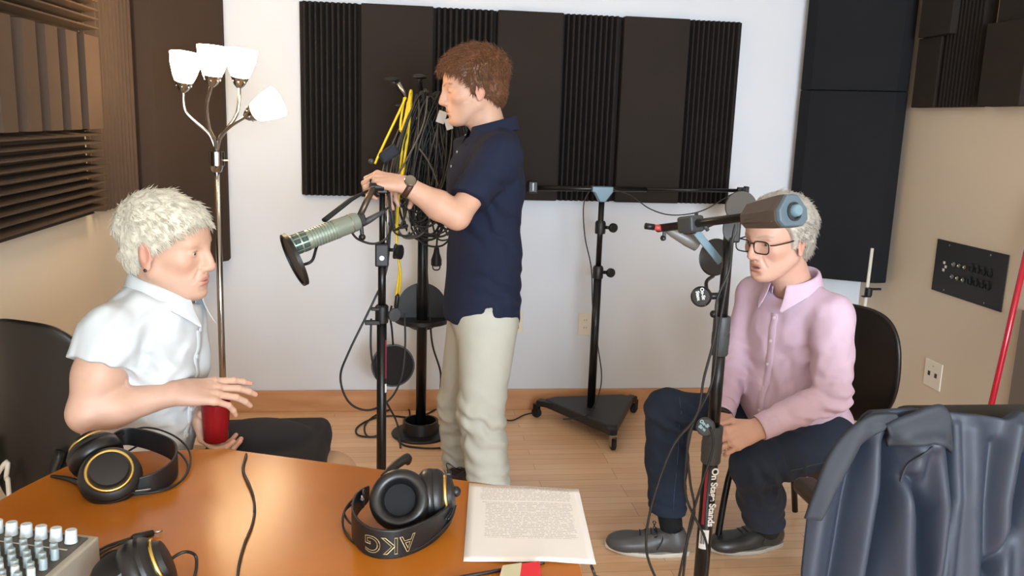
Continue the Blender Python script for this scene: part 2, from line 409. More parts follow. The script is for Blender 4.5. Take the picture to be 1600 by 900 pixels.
p = atx(1459, 585, XR); plate('wall_plate', 'cream wall plate with two dark sockets below the black connector panel', (XR-0.001, p.y, p.z), (-1, 0, 0), 0.125, 0.125, 'jack')
p = at(914, 506, YB); plate('power_outlet', 'cream power outlet on the back wall behind the rolling stand pole', (p.x, YB-0.001, p.z), (0, -1, 0), 0.072, 0.115, 'outlet')
p = at(806, 503, YB); plate('wall_plate', 'white wall plate with red sockets beside the navy-shirted person\'s hip', (p.x, YB-0.001, p.z), (0, -1, 0), 0.072, 0.115, 'red')
# red pole leaning on the right wall
a = atx(1604, 395, XR-0.035); b_ = atx(1545, 650, XR-0.10)
d = (b_-a); k = (0.0-a.z)/d.z; foot = a+d*k; top = a-d*0.35
t = thing('red_pole', 'slim glossy red pole leaning against the right wall', 'pole', (foot.x, foot.y, 0))
MB().cyl(foot+Vector((0, 0, 0.012)), top, 0.0115, seg=16).build('shaft', mat('red_gloss', '#b5182f', 0.25, coat=0.3), t, smooth=True)
MB().cyl(foot+Vector((0, 0, 0.001)), foot+Vector((0, 0, 0.04)), 0.015, seg=16).build('rubber_foot', RUBBER, t)
# thin white rod with a black clamp in the right corner
a = at(1363, 388, 3.62); b_ = at(1350, 490, 3.62); d = b_-a; foot = a+d*((0.0-a.z)/d.z)
t = thing('white_rod', 'thin white rod with black clamp standing in the right corner below the foam slab', 'rod', (foot.x, foot.y, 0))
MB().cyl(foot+Vector((0, 0, 0.001)), a, 0.0085, 0.007, seg=12).build('shaft', mat('white_rod', '#ddd8cc', 0.4), t, smooth=True)
c = at(1357, 456, 3.60)
m_ = MB().cyl(c+Vector((0, 0, -0.018)), c+Vector((0, 0, 0.018)), 0.017); m_.box(c+Vector((0.03, -0.005, 0.014)), (0.05, 0.012, 0.010)); m_.box(c+Vector((-0.012, -0.006, -0.02)), (0.04, 0.02, 0.006))
m_.build('clamp', BLACK, t, bevel=0.002)
# ================================================================== TABLE
ZT = 0.74
tw = wood('orange_wood_laminate', '#a8611a', '#b36b22', 0.25, (2, 2, 2), coat=0.0, spec=0.28)
tedge = wood('table_edge_wood', '#c27a3c', '#d0894a', 0.35, (2, 8, 8))
outl = [atz(x, y, ZT) for x, y in ((911, 892), (780, 757), (640, 737.5), (500, 717), (350, 700), (290, 697.5), (230, 697), (180, 702), (140, 711), (107, 722), (75, 740), (0, 778))]
# straight back edge, rounded left end
P0, P1 = outl[1], outl[4]; dv = (P0-P1).normalized(); nv = Vector((dv.y, -dv.x, 0))
corner = atz(880, 770.5, ZT); edge = (atz(909, 892, ZT)-corner).normalized()
poly = [corner]
for s_ in (0.7, 0.35, 0.0): poly.append(P1+dv*((corner-P1).length*s_))
poly += [atz(300, 701.5, ZT), atz(240, 703, ZT), atz(190, 706, ZT), atz(140, 716, ZT), atz(105, 727, ZT), atz(72, 742, ZT), atz(30, 763, ZT), atz(-30, 798, ZT)]
last = poly[-1]
poly += [last+Vector((-0.09, -0.16, 0)), last+Vector((-0.10, -0.40, 0)), last+Vector((0.0, -0.75, 0)), corner+edge*0.95+dv*(-0.5), corner+edge*0.95]
t = thing('table', 'large orange-brown wooden table top with rounded left end in the foreground', 'table', (-0.25, 1.35, 0))
top = MB(); n = len(poly)
up = [Vector((q.x, q.y, ZT)) for q in poly]; dn = [Vector((q.x, q.y, ZT-0.032)) for q in poly]
top.add(up+dn, [tuple(range(n)), tuple(range(n, 2*n))[::-1]], 0); top.add(up+dn, [(i, (i+1) % n, n+(i+1) % n, n+i) for i in range(n)], 1)
top.build('tabletop', [tw, tedge], t, bevel=0.004)
cen = sum(up, Vector())/n
for q in (poly[0], poly[4], poly[-1], last+Vector((0.0, -0.4, 0))):
    b_ = q+(cen-q)*0.22
    MB().box((b_.x, b_.y, (ZT-0.032)/2), (0.06, 0.06, ZT-0.032)).build('leg', BLACKM, t, bevel=0.004)

# ================================================================== FLOOR LAMP
LY = 3.3
hub = at(338, 250, LY); base = at(345.5, 594, LY); lx = (hub.x+base.x)/2
shadeM = mat('lit_frosted_glass', '#ffe0b0', 0.4, emis=34.0)
t = thing('floor_lamp', 'chrome floor lamp with four lit white glass shades on curved arms', 'floor lamp', (lx, LY, 0))
hz = hub.z
MB().lathe([(0.0, 0.001), (0.135, 0.001), (0.135, 0.012), (0.05, 0.024), (0.0, 0.026)], (lx, LY, 0), seg=32).build('base', CHROME, t, angle=40)
MB().cyl((lx, LY, 0.02), (hub.x, LY, hz-0.02), 0.0125, seg=16).build('pole', CHROME, t, smooth=True)
MB().lathe([(0.006, -0.05), (0.018, -0.042), (0.024, -0.022), (0.028, -0.02), (0.028, 0.03), (0.01, 0.032), (0.01, 0.07), (0.0, 0.07)], hub, seg=24).build('hub', CHROME, t, angle=40)
MB().cyl(hub+Vector((0.028, -0.01, 0)), hub+Vector((0.045, -0.012, 0)), 0.003, seg=8).build('switch', WHITEP, t)
def shade(neck, axis, s=1.0):
    neck = Vector(neck); axis = Vector(axis).normalized()
    cup = MB().lathe([(0.010*s, -0.012*s), (0.022*s, 0.0), (0.038*s, 0.034*s), (0.035*s, 0.037*s), (0, 0.034*s)], neck, axis, 22).build('lamp_socket', CHROME, t, angle=40)
    bd = MB()
    a_, b2, d_ = frame(axis)
    for k in range(7):
        th = 2*math.pi*k/7; bd.ball(neck+d_*0.016*s+(a_*math.cos(th)+b2*math.sin(th))*0.030*s, 0.0042*s, 8)
    bd.build('bead', CHROME, cup, smooth=True)
    MB().lathe([(0.034*s, 0.030*s), (0.045*s, 0.055*s), (0.058*s, 0.10*s), (0.064*s, 0.145*s), (0.061*s, 0.145*s), (0.054*s, 0.10*s), (0.040*s, 0.055*s), (0.0, 0.036*s)], neck, axis, 28).build('lamp_shade', shadeM, t, smooth=True)
arms = [((286, 140), (290, 96), LY-0.02, [(322, 205), (290, 175)]), ((331, 131), (334, 72), LY-0.09, [(327, 200), (323, 165)]),
        ((374, 133), (378, 80), LY+0.05, [(352, 205), (371, 175)]), ((386, 181), (435, 158), LY-0.04, [(345, 212), (362, 196)])]
for (nx, ny), (tx, ty), Yd, mid in arms:
    nk = at(nx, ny, Yd); tp = at(tx, ty, Yd-0.02)
    pts = [hub+Vector((0, 0, 0.02)), hub+Vector(((nk.x-hub.x)*0.12, (nk.y-hub.y)*.2, 0.07))]+[at(m[0], m[1], LY+(Yd-LY)*(0.4+0.3*i)) for i, m in enumerate(mid)]+[nk]
    MB().tube(pts, 0.0062, 10, n=8).build('arm', CHROME, t, smooth=True)
    shade(nk, tp-nk, 0.88)
# ================================================================== SMOOTH BODY SURFACES
def A(p): return np.array(tuple(p), dtype=np.float64)
def rc(a, b, r1, r2=None):
    a = A(a); b = A(b); r2 = r1 if r2 is None else r2; ab = b-a; L2 = max(float(ab@ab), 1e-12)
    def f(P):
        q = P-a; t = np.clip((q@ab)/L2, 0, 1); return np.linalg.norm(q-t[:, None]*ab, axis=1)-(r1+t*(r2-r1))
    return f
def erc(a, b, r1, r2, n, k):
    """tapered limb flattened along n by factor k (<1 = thinner)"""
    a = A(a); b = A(b); n = A(n); n = n/np.linalg.norm(n); ab = b-a; L2 = float(ab@ab)
    ab_n = ab@n
    def f(P):
        q = P-a; t = np.clip((q@ab)/L2, 0, 1); v = q-t[:, None]*ab; c = v@n
        v = v+np.outer(c*(1/k-1), n); return (np.linalg.norm(v, axis=1)-(r1+t*(r2-r1)))*max(k, 0.5)
    return f
def ell(c, r, R=None):
    c = A(c); r = np.array(r, float)
    def f(P):
        q = P-c
        if R is not None: q = q@R
        k0 = np.linalg.norm(q/r, axis=1); k1 = np.linalg.norm(q/(r*r), axis=1)+1e-9
        return k0*(k0-1)/k1
    return f
def plane(o, n):
    o = A(o); n = A(n); n = n/np.linalg.norm(n)
    return lambda P: (P-o)@n
def rbox(c, h, rr, R=None):
    c = A(c); h = np.array(h, float)-rr
    def f(P):
        q = P-c
        if R is not None: q = q@R
        q = np.abs(q)-h
        return np.linalg.norm(np.maximum(q, 0), axis=1)+np.minimum(q.max(axis=1), 0)-rr
    return f
class Sdf:
    def __init__(s): s.ops = []; s.warp = None
    def u(s, f, k=0.02): s.ops.append(('u', f, k)); return s
    def sub(s, f, k=0.004): s.ops.append(('s', f, k)); return s
    def cut(s, f, k=0.002): s.ops.append(('c', f, k)); return s
    def disp(s, f): s.ops.append(('d', f, 0)); return s
    def __call__(s, P):
        d = np.full(len(P), 10.0)
        for m, f, k in s.ops:
            v = f(P)
            if m == 'u':
                if d[0] == 10.0 and (d == 10.0).all(): d = v; continue
                h = np.maximum(k-np.abs(d-v), 0)/max(k, 1e-6); d = np.minimum(d, v)-h*h*k*0.25
            elif m == 'd': d = d+v
            else:
                if m == 's': v = -v
                h = np.maximum(k-np.abs(d-v), 0)/max(k, 1e-6); d = np.maximum(d, v)+h*h*k*0.25
        return d
def polygonise(f, lo, hi, h):
    lo = A(lo); hi = A(hi); K = 4
    nb = np.ceil((hi-lo)/(h*K)).astype(int)+1
    # coarse pass on block centres
    ax = [lo[i]+(np.arange(nb[i])+0.5)*h*K for i in range(3)]
    G = np.stack(np.meshgrid(*ax, indexing='ij'), -1).reshape(-1, 3)
    dc = f(G).reshape(nb); act = np.abs(dc) < h*K*1.9
    D = np.repeat(np.repeat(np.repeat(np.where(dc < 0, -1.0, 1.0), K, 0), K, 1), K, 2)
    Mk = np.repeat(np.repeat(np.repeat(act, K, 0), K, 1), K, 2)
    idx = np.argwhere(Mk); P = lo+(idx+0.5)*h
    vals = np.empty(len(P))
    for s_ in range(0, len(P), 400000): vals[s_:s_+400000] = f(P[s_:s_+400000])
    D[Mk] = vals
    D[0], D[-1], D[:, 0], D[:, -1], D[:, :, 0], D[:, :, -1] = 1, 1, 1, 1, 1, 1
    S = D < 0
    c = [(i, j, k) for i in (0, 1) for j in (0, 1) for k in (0, 1)]
    def sl(A_, o): return A_[o[0]:A_.shape[0]-1+o[0], o[1]:A_.shape[1]-1+o[1], o[2]:A_.shape[2]-1+o[2]]
    cnt = sum(sl(S, o).astype(np.int8) for o in c); mix = (cnt > 0) & (cnt < 8)
    ids = np.argwhere(mix); n = len(ids)
    vmap = np.full(mix.shape, -1, np.int64); vmap[mix] = np.arange(n)
    acc = np.zeros((n, 3)); num = np.zeros(n)
    for o1 in c:
        for a in range(3):
            if o1[a]: continue
            o2 = list(o1); o2[a] = 1
            v1 = D[ids[:, 0]+o1[0], ids[:, 1]+o1[1], ids[:, 2]+o1[2]]; v2 = D[ids[:, 0]+o2[0], ids[:, 1]+o2[1], ids[:, 2]+o2[2]]
            cr = (v1 < 0) != (v2 < 0); t = np.where(cr, v1/np.where(cr, v1-v2, 1), 0)
            p = np.tile(np.array(o1, float), (n, 1)); p[:, a] += t
            acc[cr] += p[cr]; num[cr] += 1
    Vv = lo+(ids+acc/np.maximum(num, 1)[:, None]+0.5)*h
    F = []
    for a in range(3):
        b, c2 = (a+1) % 3, (a+2) % 3
        s1 = [slice(None)]*3; s2 = [slice(None)]*3; s1[a] = slice(0, -1); s2[a] = slice(1, None)
        x = S[tuple(s1)]; y = S[tuple(s2)]; e = np.argwhere(x != y)
        e = e[(e[:, b] > 0) & (e[:, c2] > 0) & (e[:, b] < S.shape[b]-1) & (e[:, c2] < S.shape[c2]-1)]
        ins = S[e[:, 0], e[:, 1], e[:, 2]]
        q = []
        for (db, dc_) in ((-1, -1), (0, -1), (0, 0), (-1, 0)):
            g_ = e.copy(); g_[:, b] += db; g_[:, c2] += dc_; q.append(vmap[g_[:, 0], g_[:, 1], g_[:, 2]])
        q = np.stack(q, 1); q[~ins] = q[~ins][:, ::-1]; F.append(q)
    F = np.concatenate(F); F = F[(F >= 0).all(1)]
    return Vv, F
def sdf_mesh(name, parts, mats, parent=None, color=None):
    """parts: list of (f, lo, hi, h) joined in one mesh"""
    VV = []; FF = []; o = 0
    for f, lo, hi, h in parts:
        v, q = polygonise(f, lo, hi, h); VV.append(v); FF.append(q+o); o += len(v)
    v = np.concatenate(VV); q = np.concatenate(FF)
    me = bpy.data.meshes.new(name)
    me.vertices.add(len(v)); me.vertices.foreach_set('co', v.ravel())
    me.loops.add(len(q)*4); me.loops.foreach_set('vertex_index', q.ravel().astype(np.int32))
    me.polygons.add(len(q)); me.polygons.foreach_set('loop_start', np.arange(0, len(q)*4, 4, dtype=np.int32))
    me.update(calc_edges=True); me.validate()
    if not isinstance(mats, (list, tuple)): mats = [mats]
    for m in mats: me.materials.append(m)
    if color is not None:
        C = color(v); at_ = me.color_attributes.new('Col', 'FLOAT_COLOR', 'POINT')
        at_.data.foreach_set('color', np.concatenate([C, np.ones((len(C), 1))], 1).ravel())
    return link(name, me, parent, smooth=True)
def hash3(i, j, k): 
    h = np.sin(i*127.1+j*311.7+k*74.7)*43758.5453; return h-np.floor(h)
def vnoise(P, s):
    P = P*s; i = np.floor(P); f = P-i; f = f*f*(3-2*f); i0, j0, k0 = i[:, 0], i[:, 1], i[:, 2]
    r = 0
    for a in (0, 1):
        for b in (0, 1):
            for c in (0, 1):
                wt_ = (f[:, 0] if a else 1-f[:, 0])*(f[:, 1] if b else 1-f[:, 1])*(f[:, 2] if c else 1-f[:, 2])
                r = r+wt_*hash3(i0+a, j0+b, k0+c)
    return r*2-1
def folds(axis_pts, amp, freq, stretch=4.0, seed=0.0, axis=(0, 0, 1)):
    """soft cloth folds running along axis, as a displacement"""
    ax = A(axis); ax = ax/np.linalg.norm(ax); off = np.array([seed*3.1, seed*1.7, seed*2.3])
    def f(P):
        c = P@ax; Q = P-np.outer(c*(1-1/stretch), ax)+off
        n1 = vnoise(Q, freq); n2 = vnoise(Q+5.3, freq*2.1)
        return amp*.8*((1-np.abs(n1)*2)*0.8+n2*0.4)
    return f
def wrinkles(c, r, amp, n, wl, seed=0.0):
    """parallel creases of direction n around point c"""
    c = A(c); n = A(n); n = n/np.linalg.norm(n)
    def f(P):
        q = P-c; g = np.exp(-(q**2).sum(1)/(r*r)); ph = (q@n)/wl*2*math.pi+vnoise(P+seed, 22)*2.2
        return amp*.75*g*np.sin(ph)
    return f

# ------------------------------------------------------------------ head
def orient(fwd, up):
    f = A(fwd); f = f/np.linalg.norm(f); u_ = A(up); u_ = u_-f*(u_@f); u_ = u_/np.linalg.norm(u_); l = np.cross(u_, f)
    return np.stack([f, l, u_], 1)          # columns: forward, left, up
class Head:
    def __init__(s, c, fwd, up, sc=1.0, old=0.0, nose=1.0, jaw=1.0, width=1.0, open_=0.0, gaze=0.0, female=False):
        s.c = A(c); s.R = orient(fwd, up); s.sc = sc; s.old = old; s.nose = nose; s.jaw = jaw; s.w = width; s.open = open_; s.gaze = gaze; s.fem = female
    def W(s, x, y, z): return s.c+s.R@(np.array([x, y*s.w, z])*s.sc)
    def loc(s, P): return (P-s.c)@s.R/s.sc/np.array([1, s.w, 1])
    def add(s, S, neck_to=None, neck_r=0.056, ears=True):
        q = Sdf(); w1 = s.w
        q.u(ell((-.018, 0, .032), (.096, .076, .084)), .0)
        q.u(ell((.030, 0, -.020), (.056, .060, .088)), .03)
        q.u(ell((.046, 0, .036), (.040, .056, .042)), .03)
        for y in (-1, 1):
            q.u(rc((-.004, y*.052, -.050), (.056, y*.022, -.092), .015, .015), .035)
            q.u(ell((.050, y*.041, -.020), (.026, .021, .018)), .02)
            q.u(rc((.074, y*.036, .019), (.086, y*.010, .014), .0075, .008), .016)
        q.u(ell((.073*1.0, 0, -.094), (.018, .021, .016)), .022)
        q.u(ell((.070, 0, -.063), (.020, .028, .022)), .02)              # mouth mound
        for y in (-1, 1):
            q.sub(ell((.093, y*.0325, .001), (.013, .017, .0125)), .014)
            q.u(ell((.0715, y*.0325, .0005), (.0135, .0150, .0115)), .004)   # lids
            if s.gaze > -.5: q.sub(ell((.0855, y*.0325, -.0005), (.006, .0125, .0036)), .0015)
        n = s.nose
        q.u(rc((.088, 0, .010), (.088+.018*n, 0, -.030), .0078, .0092), .010)
        q.u(ell((.088+.015*n, 0, -.034), (.0098, .0095, .0088)), .006)
        q.u(ell((.084, 0, -.024), (.021, .0110, .026)), .010); q.u(ell((.074, 0, -.046), (.015, .024, .020)), .012)
        for y in (-1, 1):
            q.u(ell((.091, y*.0115, -.037), (.011, .0068, .0078)), .006)
            q.sub(ell((.096, y*.0065, -.0475), (.005, .0030, .0035)), .0015)
        # lips
        q.u(ell((.0865, 0, -.0600-.000), (.0085, .0215, .0050)), .005)
        q.u(ell((.0855, 0, -.0715-s.open*.006), (.0090, .0185, .0058)), .005)
        q.sub(ell((.0950, 0, -.0655-s.open*.003), (.010, .0225, .0012+s.open*.0035)), .002)
        q.sub(ell((.093, 0, -.083-s.open*.004), (.009, .016, .0045)), .010)
        for y in (-1, 1):                                                 # smile lines
            if s.old:
                q.sub(rc((.086, y*.021, -.040), (.078, y*.032, -.066), .0022, .0016), .006)
                q.sub(rc((.070, y*.030, -.016), (.074, y*.044, -.018), .0016, .001), .005)
        if ears:
            for y in (-1, 1):
                er = orient((0.95, y*0.30, 0.12), (-0.18, 0, 1))
                q.u(ell((-.012, y*.0790, -.008), (.0185, .0065, .0320), er), .005)
                q.sub(ell((-.007, y*.0875, -.004), (.0105, .0060, .0200), er), .004)
                q.u(ell((-.006, y*.079, -.033), (.009, .0050, .0085), er), .005)
                q.u(rc((.004, y*.077, -.014), (.001, y*.079, -.008), .0042, .004), .003)
        sc = s.sc
        S.u(lambda P: q(s.loc(P))*sc*0.95, .012)
        if neck_to is not None:
            S.u(rc(s.W(-.026, 0, -.045), neck_to, neck_r*0.98, neck_r), .022)
            S.u(rc(s.W(.010, 0, -.075), A(neck_to)+s.R[:, 0]*.012, .030, .035), .03)
        return S
    def color(s, base, P, C, brow='#6b5140', lip='#b4675c', browk=1.0):
        L = s.loc(P)
        def blob(c, r, col, k):
            nonlocal C
            d2 = (((L-np.array(c))/np.array(r))**2).sum(1); a = (k*np.clip(1.35-d2*1.0, 0, 1))[:, None]; C = C*(1-a)+np.array(lin(col))*a
        red = tuple(base)
        for y in (-1, 1):
            blob((.062, y*.042, -.030), (.03, .028, .024), '#c77f6a', .16)
            blob((-.012, y*.082, -.006), (.02, .02, .03), '#cc7f70', .42)
            # brow
            for k_ in range(7):
                u_ = k_/6; blob((.092-u_*.017, y*(.014+.034*u_), .0190+.006*math.sin(u_*2.6)), (.009, .0065, .0042), brow, .55*browk)
            blob((.085, y*.0325, .0040 if s.gaze > -.5 else -.003), (.006, .0145, .0016), '#4a3026', .6)
        blob((.112, 0, -.032), (.016, .014, .013), '#c8796a', .22)
        blob((.090, 0, -.0598), (.010, .0210, .0042), lip, .8)
        blob((.090, 0, -.0715-s.open*.006), (.010, .0185, .0050), lip, .8)
        blob((.088, 0, -.0655-s.open*.003), (.010, .020, .0012+s.open*.003), '#5a2a26', .8)
        return C
    def eyes(s, parent, iris='#4f6a7a'):
        for y in (-1, 1):
            c = s.W(.0715, y*.0325, 0); r = .0116*s.sc
            g = s.R@np.array([1, 0.0+s.gaze*0, -.12])
            o = MB().ball(c, r, 16).build('eye', mat('eye_white', '#e2dcd4', .2), parent, smooth=True)
            d = Vector(s.R@np.array([.97, 0, -.16])).normalized()
            MB().lathe([(.0052*s.sc, r*.885), (.0044*s.sc, r*.94), (0, r*1.015)], c, d, 16).build('iris', mat('iris_'+iris[1:], iris, .15), o, smooth=True)
            MB().lathe([(.0024*s.sc, r*.99), (0, r*1.035)], c, d, 12).build('pupil', mat('pupil', '#080606', .1), o, smooth=True)

def skin_mat(name, base): return mat(name, base, .5, attr=True, var=.0, vscale=90, bump=.012, bscale=350, sss=.12, spec=.4)

def strands(name, head, base_f, test, mt, parent, n, length, direction, width=.0011, lift=.35, jit=.35, seed=1, segs=4, wave=0.0, grav=0.0):
    """many short tapered hair strands growing out of the hair cap, one mesh"""
    rng = np.random.RandomState(seed); N0 = n*3
    g = rng.normal(size=(N0, 3)); g /= np.linalg.norm(g, axis=1)[:, None]
    o = np.array([-.01, 0, .01]); t = np.full(N0, .17)
    for _ in range(30): t = t-base_f(o+g*t[:, None])*.85
    p = o+g*t[:, None]; ok = (np.abs(base_f(p)) < .002) & test(p); p = p[ok][:n]; n = len(p)
    e = 1e-3; nr = np.stack([base_f(p+np.eye(3)[i]*e)-base_f(p-np.eye(3)[i]*e) for i in range(3)], 1); nr /= np.linalg.norm(nr, axis=1)[:, None]+1e-9
    dr = direction(p)+rng.normal(size=(n, 3))*jit; dr -= nr*(dr*nr).sum(1)[:, None]; dr /= np.linalg.norm(dr, axis=1)[:, None]+1e-9
    L = (length(p)*rng.uniform(.6, 1.25, n))[:, None]; lf = (lift*rng.uniform(.3, 1.6, n))[:, None]
    q = p-nr*.003; dd = dr*(1-lf)+nr*lf; pts = []
    for k in range(segs+1):
        pts.append(q.copy()); dd = dd/np.linalg.norm(dd, axis=1)[:, None]; q = q+dd*L/segs; dd = dd-nr*lf*.28+rng.normal(size=(n, 3))*wave+np.array([0, 0, -grav])
    side = np.cross(nr, dr); ang = rng.uniform(-.6, .6, n)[:, None]; side = side*np.cos(ang)+nr*np.sin(ang)
    rows = []
    for k, x in enumerate(pts):
        w_ = width*(1-(k/segs)**2*.9); rows += [x-side*w_, x+side*w_, x+nr*w_*.9]
    R_ = np.stack(rows, 1).reshape(-1, 3)*np.array([1, head.w, 1])*head.sc; R_ = head.c+R_@head.R.T
    one = []
    for k in range(segs):
        for (i, j) in ((0, 1), (1, 2), (2, 0)): one.append((3*k+i, 3*k+j, 3*k+3+j, 3*k+3+i))
    F = (np.arange(n)[:, None, None]*3*(segs+1)+np.array(one)[None]).reshape(-1, 4)
    return R_, F
HX = ([-.2, -.085, -.070, -.030, -.018, .015, .045, .070, .100], [-.25, -.25, -.055, -.030, .012, .030, .048, .082, .12])
def hair(head, mt, parent, thick, n, length, direction, line=HX, shape=None, cap_amp=.002, res=.0022, **kw):
    """hair: a thin cap over the skull joined with its strands into one mesh"""
    sk = Sdf().u(ell((-.018, 0, .034), (.098, .079, .085)), 0).u(ell((.030, 0, .020), (.058, .066, .066)), .03)
    sk.u(ell((-.055, 0, -.020), (.050, .056, .055)), .03)
    def front(L): return L[:, 0]-np.interp(L[:, 2], line[0], line[1])
    def body(L):
        d = sk(L)-(thick(L) if callable(thick) else thick)
        return d+vnoise(L*np.array([1, 1, .6]), 75)*cap_amp+vnoise(L, 190)*cap_amp*.4
    def cap(L):
        d = body(L); g = (front(L)+vnoise(L, 60)*.003)*.75
        k = .006; h = np.maximum(k-np.abs(d-g), 0)/k; return np.maximum(d, g)+h*h*k*.25
    lo, hi = bb([head.W(x, y, z) for x in (-.17, .14) for y in (-.12, .12) for z in (-.12, .17)], .0)
    v, q = polygonise(lambda P: cap(head.loc(P))*head.sc*.9, lo, hi, res)
    R_, F = strands('hair', head, body, lambda p: front(p) < -.002, mt, parent, n, length, direction, **kw)
    me = bpy.data.meshes.new('hair'); vv = np.concatenate([v, R_]); ff = np.concatenate([q, F+len(v)])
    me.vertices.add(len(vv)); me.vertices.foreach_set('co', vv.ravel()); me.loops.add(len(ff)*4)
    me.loops.foreach_set('vertex_index', ff.ravel().astype(np.int32)); me.polygons.add(len(ff))
    me.polygons.foreach_set('loop_start', np.arange(0, len(ff)*4, 4, dtype=np.int32)); me.update(calc_edges=True); me.validate(); me.materials.append(mt)
    return link('hair', me, parent, smooth=True)

# ------------------------------------------------------------------ hand
def hand(S, wrist, d, dorsal, side, sc=1.0, curl=((.5, .7, .4),)*4, spread=.10, thumb=((.35, .55), (.1, .3)), wr=.027, kk=.008, splay=None):
    """wrist: position; d: direction of fingers; dorsal: back of the hand; side: +1 thumb on cross(dorsal,d) side"""
    d = A(d); d /= np.linalg.norm(d); nz = A(dorsal); nz = nz-d*(nz@d); nz /= np.linalg.norm(nz); sy = np.cross(nz, d)*side
    w_ = A(wrist)
    def P(x, y, z): return w_+sc*(d*x+sy*y+nz*z)
    S.u(erc(P(-.01, 0, 0), P(.03, 0, 0), wr*sc, .032*sc, nz, .62), .02)
    ys = (.030, .0105, -.0105, -.030); kx = (.088, .092, .088, .080); Lf = ((.043, .026, .021), (.047, .030, .022), (.044, .028, .021), (.034, .021, .019)); rr = (.0088, .0090, .0086, .0076)
    for i in range(4):
        S.u(rc(P(.015, ys[i]*.62, -.001), P(kx[i]-.004, ys[i], .001), .0125*sc, .0102*sc), .012)
    S.u(ell(P(.035, .022, -.010), (.03*sc, .018*sc, .014*sc), np.stack([d, sy, nz], 1)), .012)
    tips = []
    for i in range(4):
        p = P(kx[i], ys[i], 0); ang = 0; sp = (ys[i]/.03)*spread if splay is None else splay[i]; cu = curl[i] if len(curl) == 4 else curl[0]
        dd0 = d*math.cos(sp)+sy*math.sin(sp); r0 = rr[i]*sc
        for j in range(3):
            ang += cu[j]; dd = dd0*math.cos(ang)-nz*math.sin(ang); q = p+dd*Lf[i][j]*sc
            r1 = r0*(.94 if j < 2 else .80); S.u(rc(p, q, r0, r1), kk if j == 0 else .002); 
            if j < 2: S.u(ell(q, (r1*1.06,)*3), .002)
            p = q; r0 = r1
        tips.append(p)
    # thumb
    (a1, b1), (a2, b2) = thumb
    p0 = P(.018, .020, -.006); u1 = d*math.cos(a1+.35)+sy*math.sin(a1+.35); u1 = u1*math.cos(b1)-nz*math.sin(b1)
    p1 = p0+u1*.042*sc; u2 = d*math.cos(a2+.2)+sy*math.sin(a2+.2); u2 = u2*math.cos(b1+b2*.5)-nz*math.sin(b1+b2*.5); p2 = p1+u2*.032*sc
    u3 = d*math.cos(a2)+sy*math.sin(a2); u3 = u3*math.cos(b1+b2)-nz*math.sin(b1+b2); p3 = p2+u3*.026*sc
    S.u(rc(p0, p1, .0150*sc, .0118*sc), .012); S.u(rc(p1, p2, .0112*sc, .0100*sc), .004); S.u(rc(p2, p3, .0100*sc, .0080*sc), .002)
    return tips+[p3], P
def nails(parent, tips):
    pass
def bb(pts, m):
    a = np.array([A(p) for p in pts]); return a.min(0)-m, a.max(0)+m
# ================================================================== PEOPLE
def surf(f, p, d, mx=.5):
    p = A(p); d = A(d); d = d/np.linalg.norm(d); t = 0
    for _ in range(80):
        v = float(f((p+d*t)[None])[0])
        if v < .0006: break
        t += max(v*.8, .0006)
        if t > mx: break
    return Vector(p+d*t)
def trace(f, pts, d, lift=.001):
    out = []
    for p in pts:
        q = surf(f, p, d, .8)
        if abs(float(f(A(q)[None])[0])) < .004: out.append(q-Vector(d).normalized()*lift)
    return out
def collar(c, up, fwd, r, h, pl, th0, mt, parent, drop=.02, ar=1.12, out=.016, name='collar', th=.0028):
    R_ = orient(fwd, up); f, l, u_ = R_[:, 0], R_[:, 1], R_[:, 2]; c = A(c); rows = [[] for _ in range(7)]; n = 48
    for i in range(n+1):
        s_ = i/n; t = th0+(2*math.pi-2*th0)*s_; e = f*math.cos(t)*ar+l*math.sin(t)
        fr = (1+math.cos(t))/2; B = c+e*r-u_*drop*fr*1.6; near = max(0, 1-min(s_, 1-s_)*n/9.0); pt = pl*near**1.5
        rows[0].append(B-u_*.008-e*.002); rows[1].append(B+u_*h*.55-e*.003); rows[2].append(B+u_*h*(1-.3*fr)-e*.003)
        rows[3].append(B+u_*h*(1.05-.3*fr)+e*.004); rows[4].append(B+u_*h*(.9-.35*fr)+e*.009)
        rows[5].append(B+u_*h*.35+e*(out*.75)-u_*pt*.4); rows[6].append(B-u_*(.006+pt)+e*(out+pt*.25)+f*pt*.35)
    return MB().grid([[tuple(p) for p in r_] for r_ in rows]).build(name, mt, parent, smooth=True, solid=th, sub=1, fix=False)
def button(f, p, d, r, mt, parent):
    q = surf(f, p, d); n = -Vector(d).normalized(); MB().lathe([(r, -.001), (r, .0016), (r*.7, .0022), (0, .0016)], q, n, 12).build('button', mt, parent)
